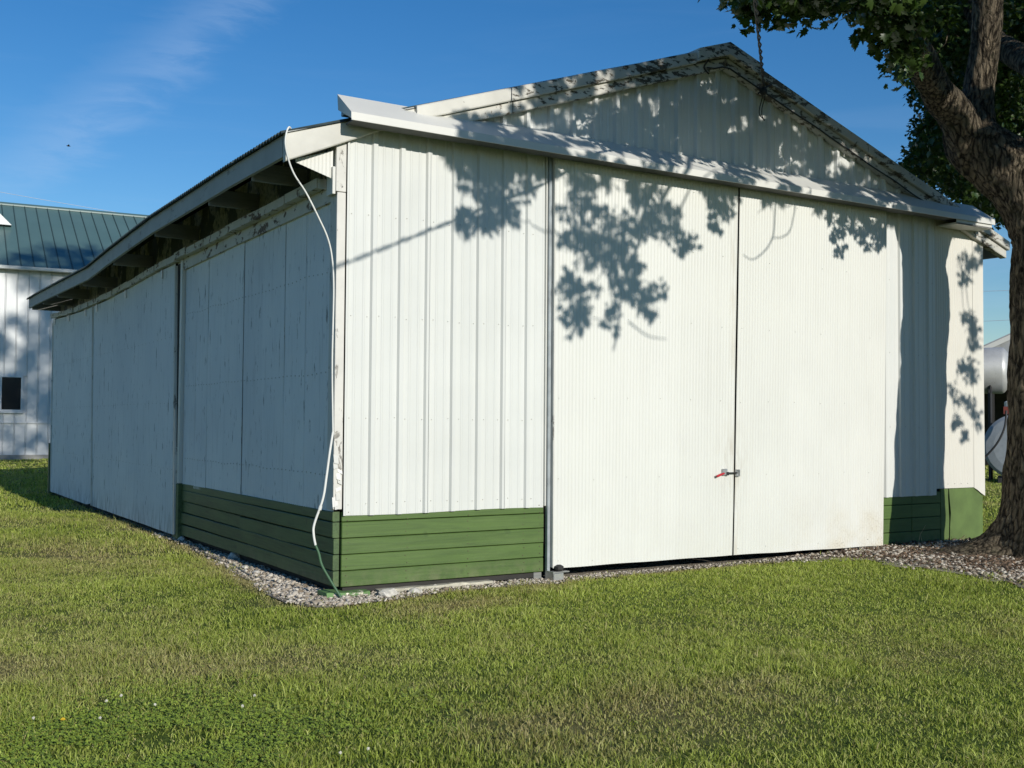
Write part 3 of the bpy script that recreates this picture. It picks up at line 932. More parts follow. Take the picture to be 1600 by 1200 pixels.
MB().box((-0.06, -0.19, 4.185), (8.70, -0.05, 4.26), 0.004).build('door_track', M['jamb'], shed)
MB().box((-0.05, -0.332, 4.096), (8.70, -0.14, 4.108)).build('hood_shade_sheet', plain('painted_hood_shade', (0.10, 0.105, 0.10), 0.7), shed)  # added sheet; its dark colour paints the shade under the hood
mb = MB(); mb.box((8.0, -0.33, 4.03), (8.70, -0.05, 4.05)); mb.box((8.0, -0.33, 4.03), (8.70, -0.322, 4.10)); mb.build('track_stub', M['trim'], shed)

# screws on the ribbed sheets
mb = MB()
for h in (0.80, 1.55, 2.45, 3.35):
    for k in range(0, 8):
        for dx in (0.055, 0.215):
            x = k * 0.27 + dx
            if x < 2.07: mb.lathe((x + random.uniform(-.006, .006), -0.045, h + random.uniform(-.01, .01)), (0, -1, 0), [(0, 0.005), (0.006, 0.004)], 6)
for h in (1.5, 2.4, 3.3):
    for x in (7.1, 7.3, 7.38, 7.55, 7.63, 7.8, 7.9):
        mb.lathe((x, -0.038, h + random.uniform(-.01, .01)), (0, -1, 0), [(0, 0.005), (0.006, 0.004)], 6)
for x in np.arange(8.05, 8.7, 0.13):
    mb.lathe((float(x), -0.042, 0.79), (0, -1, 0), [(0, 0.005), (0.006, 0.004)], 6)
mb.build('screws', M['screw'], shed, kind='stuff')

# ------------------------------------------------------------------ conduit on the corner
path = [(-0.535, -0.10, 4.00), (-0.56, -0.125, 4.00), (-0.582, -0.13, 3.95), (-0.59, -0.13, 3.85), (-0.555, -0.12, 3.72), (-0.50, -0.12, 3.60), (-0.39, -0.11, 3.46), (-0.27, -0.10, 3.26), (-0.18, -0.08, 3.10), (-0.125, -0.05, 2.93), (-0.105, -0.045, 2.66), (-0.108, -0.04, 2.06), (-0.10, -0.045, 1.62), (-0.105, -0.07, 1.43)]
low = [(-0.105, -0.07, 1.43), (-0.145, -0.10, 1.25), (-0.175, -0.11, 1.05), (-0.205, -0.11, 0.86), (-0.275, -0.10, 0.65), (-0.28, -0.10, 0.56), (-0.262, -0.10, 0.47)]
foot = [(-0.262, -0.10, 0.47), (-0.235, -0.11, 0.40), (-0.21, -0.12, 0.30), (-0.14, -0.14, 0.17), (-0.06, -0.17, 0.03), (-0.03, -0.18, -0.05)]
def smooth_path(p, n=6):
    out = []; P = [Vector(q) for q in p]
    for i in range(len(P) - 1):
        a = P[max(i - 1, 0)]; b = P[i]; c_ = P[i + 1]; d = P[min(i + 2, len(P) - 1)]
        for k in range(n):
            u = k / n
            out.append(0.5 * ((2 * b) + (c_ - a) * u + (2 * a - 5 * b + 4 * c_ - d) * u * u + (3 * b - 3 * c_ + d - a) * u ** 3))
    out.append(P[-1]); return out
cab = thing('conduit', (-0.06, -0.17, 0.0), 'loose white conduit hanging down the near corner of the shed, green at its foot', 'cable')
MB().tube(smooth_path(path), 0.0078, 8).build('upper_cable', M['cable'], cab, True)
MB().tube(smooth_path(low), 0.0108, 8).build('lower_pipe', M['cable'], cab, True)
MB().tube(smooth_path(foot), 0.0115, 8).build('pipe_foot', M['cable_green'], cab, True)
MB().lathe((-0.222, -0.106, 0.80), Vector((-0.06, 0, -0.2)), [(0, 0.015), (0.035, 0.015)], 10).build('pipe_coupling', M['cable'], cab)

# ------------------------------------------------------------------ service wire to the gable
wire = thing('service_wire', (4.86, -0.18, 5.22), 'dark twisted wire dropping from above to the right gable rake', 'wire')
P0 = Vector((4.86, -0.20, 5.26)); P1 = Vector((0.13, -4.8, 4.62)); P2 = P0 + (P1 - P0) * 3.2 + Vector((0, 0, 2.2))
main = []
for k in range(141):
    u = k / 140 * 3.0
    p = P0 + (P1 - P0) * u + Vector((0, 0, 0.10 * u * u * 1.1 - 0.11 * u))
    main.append(p)
d_ = (P1 - P0).normalized(); sx = d_.cross(Vector((0, 0, 1))).normalized(); sy = sx.cross(d_)
def strand(ph, r, off):
    out = []
    for k in range(1400):
        f = k / 1399 * 140; i = min(int(f), 139); p = main[i].lerp(main[i + 1], f - i)
        th = k * 0.16 + ph
        out.append(p + (sx * math.cos(th) + sy * math.sin(th)) * off)
    return out
MB().tube(strand(0, 0.008, 0.0105), 0.0088, 5).build('wire_strand', M['black'], wire, True)
MB().tube(strand(math.pi, 0.008, 0.0105), 0.0088, 5).build('wire_strand', M['black'], wire, True)
mb = MB()
mb.lathe((4.86, -0.155, 5.20), (0, -1, 0), [(0, 0.03), (0.02, 0.045), (0.05, 0.045), (0.07, 0.02)], 12)
mb.tube([(4.80, -0.17, 5.17), (4.90, -0.19, 5.25), (5.0, -0.17, 5.30)], 0.010, 6)
mb.build('wire_insulator', M['black'], wire)
mb = MB(); P = []
for k in range(40):
    x = 4.10 + (8.35 - 4.10) * k / 39
    P.append((x, -0.122, rake_z(x) - 0.195 + 0.018 * mnoise.noise(Vector((x * 2.6, 0.4, 3))) + (0.03 if k == 0 else 0)))
mb.tube(P, 0.009, 6); mb.build('rake_cable', M['black'], wire, True)
mb = MB(); mb.tube(smooth_path([(4.00, -0.165, 5.50), (4.08, -0.165, 5.43), (4.05, -0.13, 5.34), (4.12, -0.125, 5.28)]), 0.009, 6); mb.build('rake_cable', M['black'], wire, True)
for off in (0.0, 0.035):
    mb = MB(); mb.tube(smooth_path([(4.86 + off, -0.19, 5.20), (4.865 + off, -0.16, 5.12), (4.87 + off, -0.12, 5.03), (4.90 + off, -0.09, 4.965), (4.99, -0.07, 4.93 - off * .3)]), 0.006, 6)
    mb.build('wire_tail', M['black'], wire, True)

# ------------------------------------------------------------------ maple tree
tree = thing('maple_tree', (7.6, -1.75, 0.05), 'large maple with rough bark standing at the right corner of the shed', 'tree')
t = NT('maple_bark')
v1 = t.n.new('ShaderNodeTexVoronoi'); v1.feature = 'DISTANCE_TO_EDGE'; v1.inputs['Scale'].default_value = 1.0
wv = t.noise((1, 1, 1), 3.5, 3)
nd = t.n.new('ShaderNodeTexNoise'); nd.inputs['Scale'].default_value = 5.0; nd.inputs['Detail'].default_value = 4; t.l.new(t.pos, nd.inputs['Vector'])
vm = t.n.new('ShaderNodeVectorMath'); vm.operation = 'MULTIPLY_ADD'; vm.inputs[1].default_value = (0.10, 0.10, 0.35)
t.l.new(nd.outputs['Color'], vm.inputs[0]); t.l.new(t.pos, vm.inputs[2])
mp = t.scaled((17, 17, 3.4), vm.outputs[0]); t.l.new(mp, v1.inputs['Vector'])
crack = t.rng(v1.outputs['Distance'], 0.0, 0.26)
n1 = t.noise((9, 9, 3.2), 2.0, 7, 0.7, 0.7)
rid = t.rng(n1, 0.36, 0.62)
h = t.math('ADD', t.math('MULTIPLY', crack, 0.7), t.math('MULTIPLY', rid, 0.8))
c = t.mix(t.rng(h, 0.35, 1.25), (0.032, 0.025, 0.017), (0.34, 0.275, 0.19))
c = t.mix(t.rng(t.noise((1, 1, 1), 5, 4), 0.55, 0.75, 0, 0.5), c, (0.12, 0.125, 0.07))
t.color(c); t.rough(0.9); t.b.inputs['Specular IOR Level'].default_value = 0.15
t.bump(h, 1.0, 0.09)
M['bark'] = t.m

def limb(pts, rad, name='limb', sides=28, seg=10, amp=0.035, flare=None, freq=2.0):
    P = smooth_path(pts, seg); n = len(P)
    Rr = np.interp(np.linspace(0, 1, n), np.linspace(0, 1, len(rad)), rad)
    mb = MB(); ref = Vector((1, 0, 0)); L = 0.0
    for i, p in enumerate(P):
        d = (P[min(i + 1, n - 1)] - P[max(i - 1, 0)]).normalized()
        u = (ref - d * ref.dot(d)).normalized(); w = d.cross(u); ref = u
        if i: L += (P[i] - P[i - 1]).length
        for a in range(sides):
            th = 2 * math.pi * a / sides
            e = u * math.cos(th) + w * math.sin(th)
            r = Rr[i]
            if flare: r += flare(p, e)
            q = p + e * r
            nz_ = mnoise.noise(Vector((q.x * 1.6 * freq, q.y * 1.6 * freq, q.z * 0.7 * freq)))
            n2 = abs(mnoise.noise(Vector((e.x * r * 9 + 3, e.y * r * 9 + e.z * r * 9, L * 1.6 + 7)))) 
            n3 = abs(mnoise.noise(Vector((e.x * r * 20 + 1, e.y * r * 20 + e.z * r * 20, L * 3.6 + 2))))
            q = q + e * (amp * (1.1 * nz_ - 1.6 * (0.35 - min(n2, 0.35)) - 0.9 * (0.3 - min(n3, 0.3))))
            mb.v.append(tuple(q))
    for i in range(n - 1):
        for a in range(sides):
            b = (a + 1) % sides
            mb.f.append((i * sides + a, i * sides + b, (i + 1) * sides + b, (i + 1) * sides + a))
    mb.f.append(tuple(range(sides))[::-1]); mb.f.append(tuple((n - 1) * sides + a for a in range(sides)))
    mb.build(name, M['bark'], tree, True)
    return [(q, r) for q, r in zip(P, Rr)]
def root_flare(p, e):
    z = p.z; th = math.atan2(e.y, e.x)
    k = math.exp(-max(z - 0.02, 0) / 0.24); k2 = math.exp(-max(z - 0.05, 0) / 0.11)
    lob = 0.55 + 0.27 * math.cos(th * 5 + 0.9)
    return 0.36 * k * lob + 0.80 * k2 * max(0, math.cos(th - 2.25)) ** 4
TR = [(7.57, -1.80, -0.25), (7.59, -1.80, 0.0), (7.60, -1.80, 0.3), (7.63, -1.80, 0.8), (7.67, -1.79, 1.6), (7.71, -1.77, 2.4), (7.77, -1.76, 3.2), (7.80, -1.69, 3.8), (7.67, -1.42, 4.32), (7.40, -1.0, 4.82), (7.34, -0.96, 5.0)]
nodes = []
nodes += limb(TR, [0.57, 0.56, 0.54, 0.515, 0.49, 0.475, 0.465, 0.455, 0.40, 0.33, 0.25], 'trunk', 110, 22, 0.042, root_flare, 2.2)
L1 = limb([(7.40, -1.05, 4.62), (7.1, -1.02, 5.03), (6.75, -1.05, 5.24), (6.23, -1.2, 5.47), (5.68, -1.4, 5.72), (5.22, -1.6, 5.92), (4.3, -2.6, 6.6), (3.2, -4.0, 7.3), (2.2, -5.4, 7.6)], [0.24, 0.21, 0.19, 0.17, 0.155, 0.14, 0.11, 0.075, 0.03], 'limb', 40, 12, 0.026)
L2 = limb([(7.38, -1.0, 4.70), (7.46, -0.99, 5.2), (7.50, -1.05, 5.74), (7.42, -1.2, 6.43), (7.30, -1.3, 7.1), (6.8, -1.6, 10), (6, -2, 14), (5, -2.5, 18.5)], [0.27, 0.20, 0.18, 0.18, 0.17, 0.14, 0.10, 0.03], 'limb', 40, 12, 0.026)
L3 = limb([(5.75, -1.38, 5.70), (5.1, -1.6, 5.66), (4.35, -1.95, 5.62), (3.47, -2.3, 5.50), (2.49, -2.8, 5.42), (1.5, -3.6, 5.6)], [0.10, 0.085, 0.07, 0.05, 0.035, 0.015], 'limb', 20, 8, 0.014)
L4 = limb([(7.75, -1.6, 3.85), (8.05, -2.0, 4.75), (8.7, -2.9, 5.8), (10, -4.2, 8), (10.6, -5, 11)], [0.36, 0.31, 0.27, 0.18, 0.05], 'limb', 36, 12, 0.03)
L5 = limb([(8.0, -1.95, 4.6), (8.6, -1.2, 5.7), (9.6, 0.5, 7.2), (10.4, 1.6, 9.5)], [0.22, 0.19, 0.14, 0.04], 'limb', 28, 10, 0.026)
L6 = limb([(6.85, -1.6, 9.8), (5.2, -2.8, 11.8), (3.4, -3.6, 14), (2, -4, 16.5)], [0.12, 0.10, 0.07, 0.02], 'limb', 18, 8, 0.02)
L7 = limb([(4.3, -2.6, 6.6), (3.9, -3.6, 6.2), (3.5, -4.7, 5.75), (3.2, -5.3, 5.3)], [0.07, 0.055, 0.04, 0.015], 'limb', 14, 8, 0.01)
for g in (L1, L2, L3, L4, L5, L6, L7): nodes += g

SHADE = [(1.34,-5.39,5.85,0.09),(1.44,-5.39,5.8,0.15),(1.64,-5.23,5.76,0.17),(1.89,-5.1,5.79,0.12),(2.11,-4.96,5.77,0.08),(1.26,-5.15,5.54,0.09),(1.44,-5.17,5.52,0.15),(1.64,-4.96,5.46,0.14),(1.54,-4.96,5.29,0.15),(1.72,-5.5,5.53,0.12),(1.39,-5.3,5.28,0.11),(1.2,-5.07,5.25,0.07),(1.28,-5.18,5.16,0.07),(1.49,-5.49,5.32,0.08),(1.97,-5.44,5.72,0.07),(1.76,-5.41,5.38,0.06),(2.43,-5.63,5.91,0.14),(2.61,-5.68,5.88,0.15),(2.43,-5.79,5.71,0.12),(2.79,-5.44,5.5,0.15),(2.52,-5.72,5.39,0.17),(2.34,-5.56,5.25,0.1),(2.75,-5.9,5.41,0.15),(2.66,-5.44,5.09,0.13),(2.91,-5.79,5.27,0.13),(3.05,-5.9,5.48,0.15),(3.22,-5.53,5.46,0.17),(3.24,-5.91,5.93,0.13),(3.22,-5.9,6.07,0.11),(3.36,-5.42,5.65,0.13),(3.64,-5.81,5.76,0.11),(3.66,-5.41,5.39,0.16),(3.46,-5.69,5.55,0.13),(3.89,-5.65,5.39,0.08),(2.87,-5.52,5.03,0.11),(3.08,-5.59,5.14,0.11),(2.96,-5.86,5.0,0.11),(3.2,-5.58,5.07,0.11),(2.34,-5.49,4.86,0.05),(2.48,-5.8,4.87,0.14),(2.37,-5.66,4.56,0.1),(2.52,-5.86,4.71,0.12),(2.44,-5.54,4.42,0.07),(2.59,-5.59,4.49,0.06),(3.25,-5.86,4.87,0.15),(3.42,-5.69,4.8,0.1),(3.13,-5.69,4.9,0.1),(3.32,-5.54,4.6,0.08),(2.91,-5.41,4.54,0.1),(4.11,-4.8,5.71,0.09),(4.27,-4.32,5.49,0.13),(4.46,-4.75,5.66,0.13),(4.29,-4.48,5.4,0.13),(4.42,-4.81,5.5,0.11),(4.27,-4.5,5.23,0.09),(4.56,-4.8,5.74,0.06),(4.31,-4.59,5.19,0.05),(3.87,-4.41,4.99,0.09),(5.96,-3.47,5.24,0.07),(6.13,-3.43,5.25,0.12),(6.35,-3.44,5.26,0.1),(6.02,-3.31,5.05,0.08),(6.22,-3.17,5.0,0.08),(6.18,-3.41,4.96,0.08),(6.07,-3.11,4.75,0.07),(6.13,-3.44,4.72,0.07),(6.25,-3.41,4.78,0.04),(6.41,-3.26,4.98,0.1),(6.55,-3.5,4.97,0.1),(6.61,-3.16,5.1,0.1),(6.71,-3.27,4.98,0.12),(6.88,-3.5,5.11,0.14),(6.92,-3.26,5.21,0.12),(7.01,-3.45,5.17,0.06),(6.95,-3.4,4.92,0.08),(6.82,-3.58,4.92,0.08),(6.65,-3.61,4.88,0.05),(6.67,-3.46,5.32,0.1),(6.93,-3.51,5.01,0.1),(8.71,-5.77,4.94,0.12),(8.78,-6.09,4.9,0.14),(8.81,-6.17,4.78,0.12),(8.53,-5.92,4.37,0.09),(8.7,-6.0,4.36,0.18),(8.36,-5.96,4.09,0.09),(8.5,-6.23,4.06,0.09),(8.66,-5.87,3.91,0.12),(8.8,-5.92,3.8,0.08),(8.83,-5.69,3.55,0.08),(8.42,-5.93,3.67,0.11),(8.59,-6.05,3.54,0.08),(8.65,-6.22,5.82,0.15),(8.81,-6.21,5.79,0.12),(8.6,-5.87,5.51,0.12),(8.61,-6.25,5.13,0.08),(8.88,-5.79,5.89,0.08),(9.03,-6.15,5.91,0.11)]
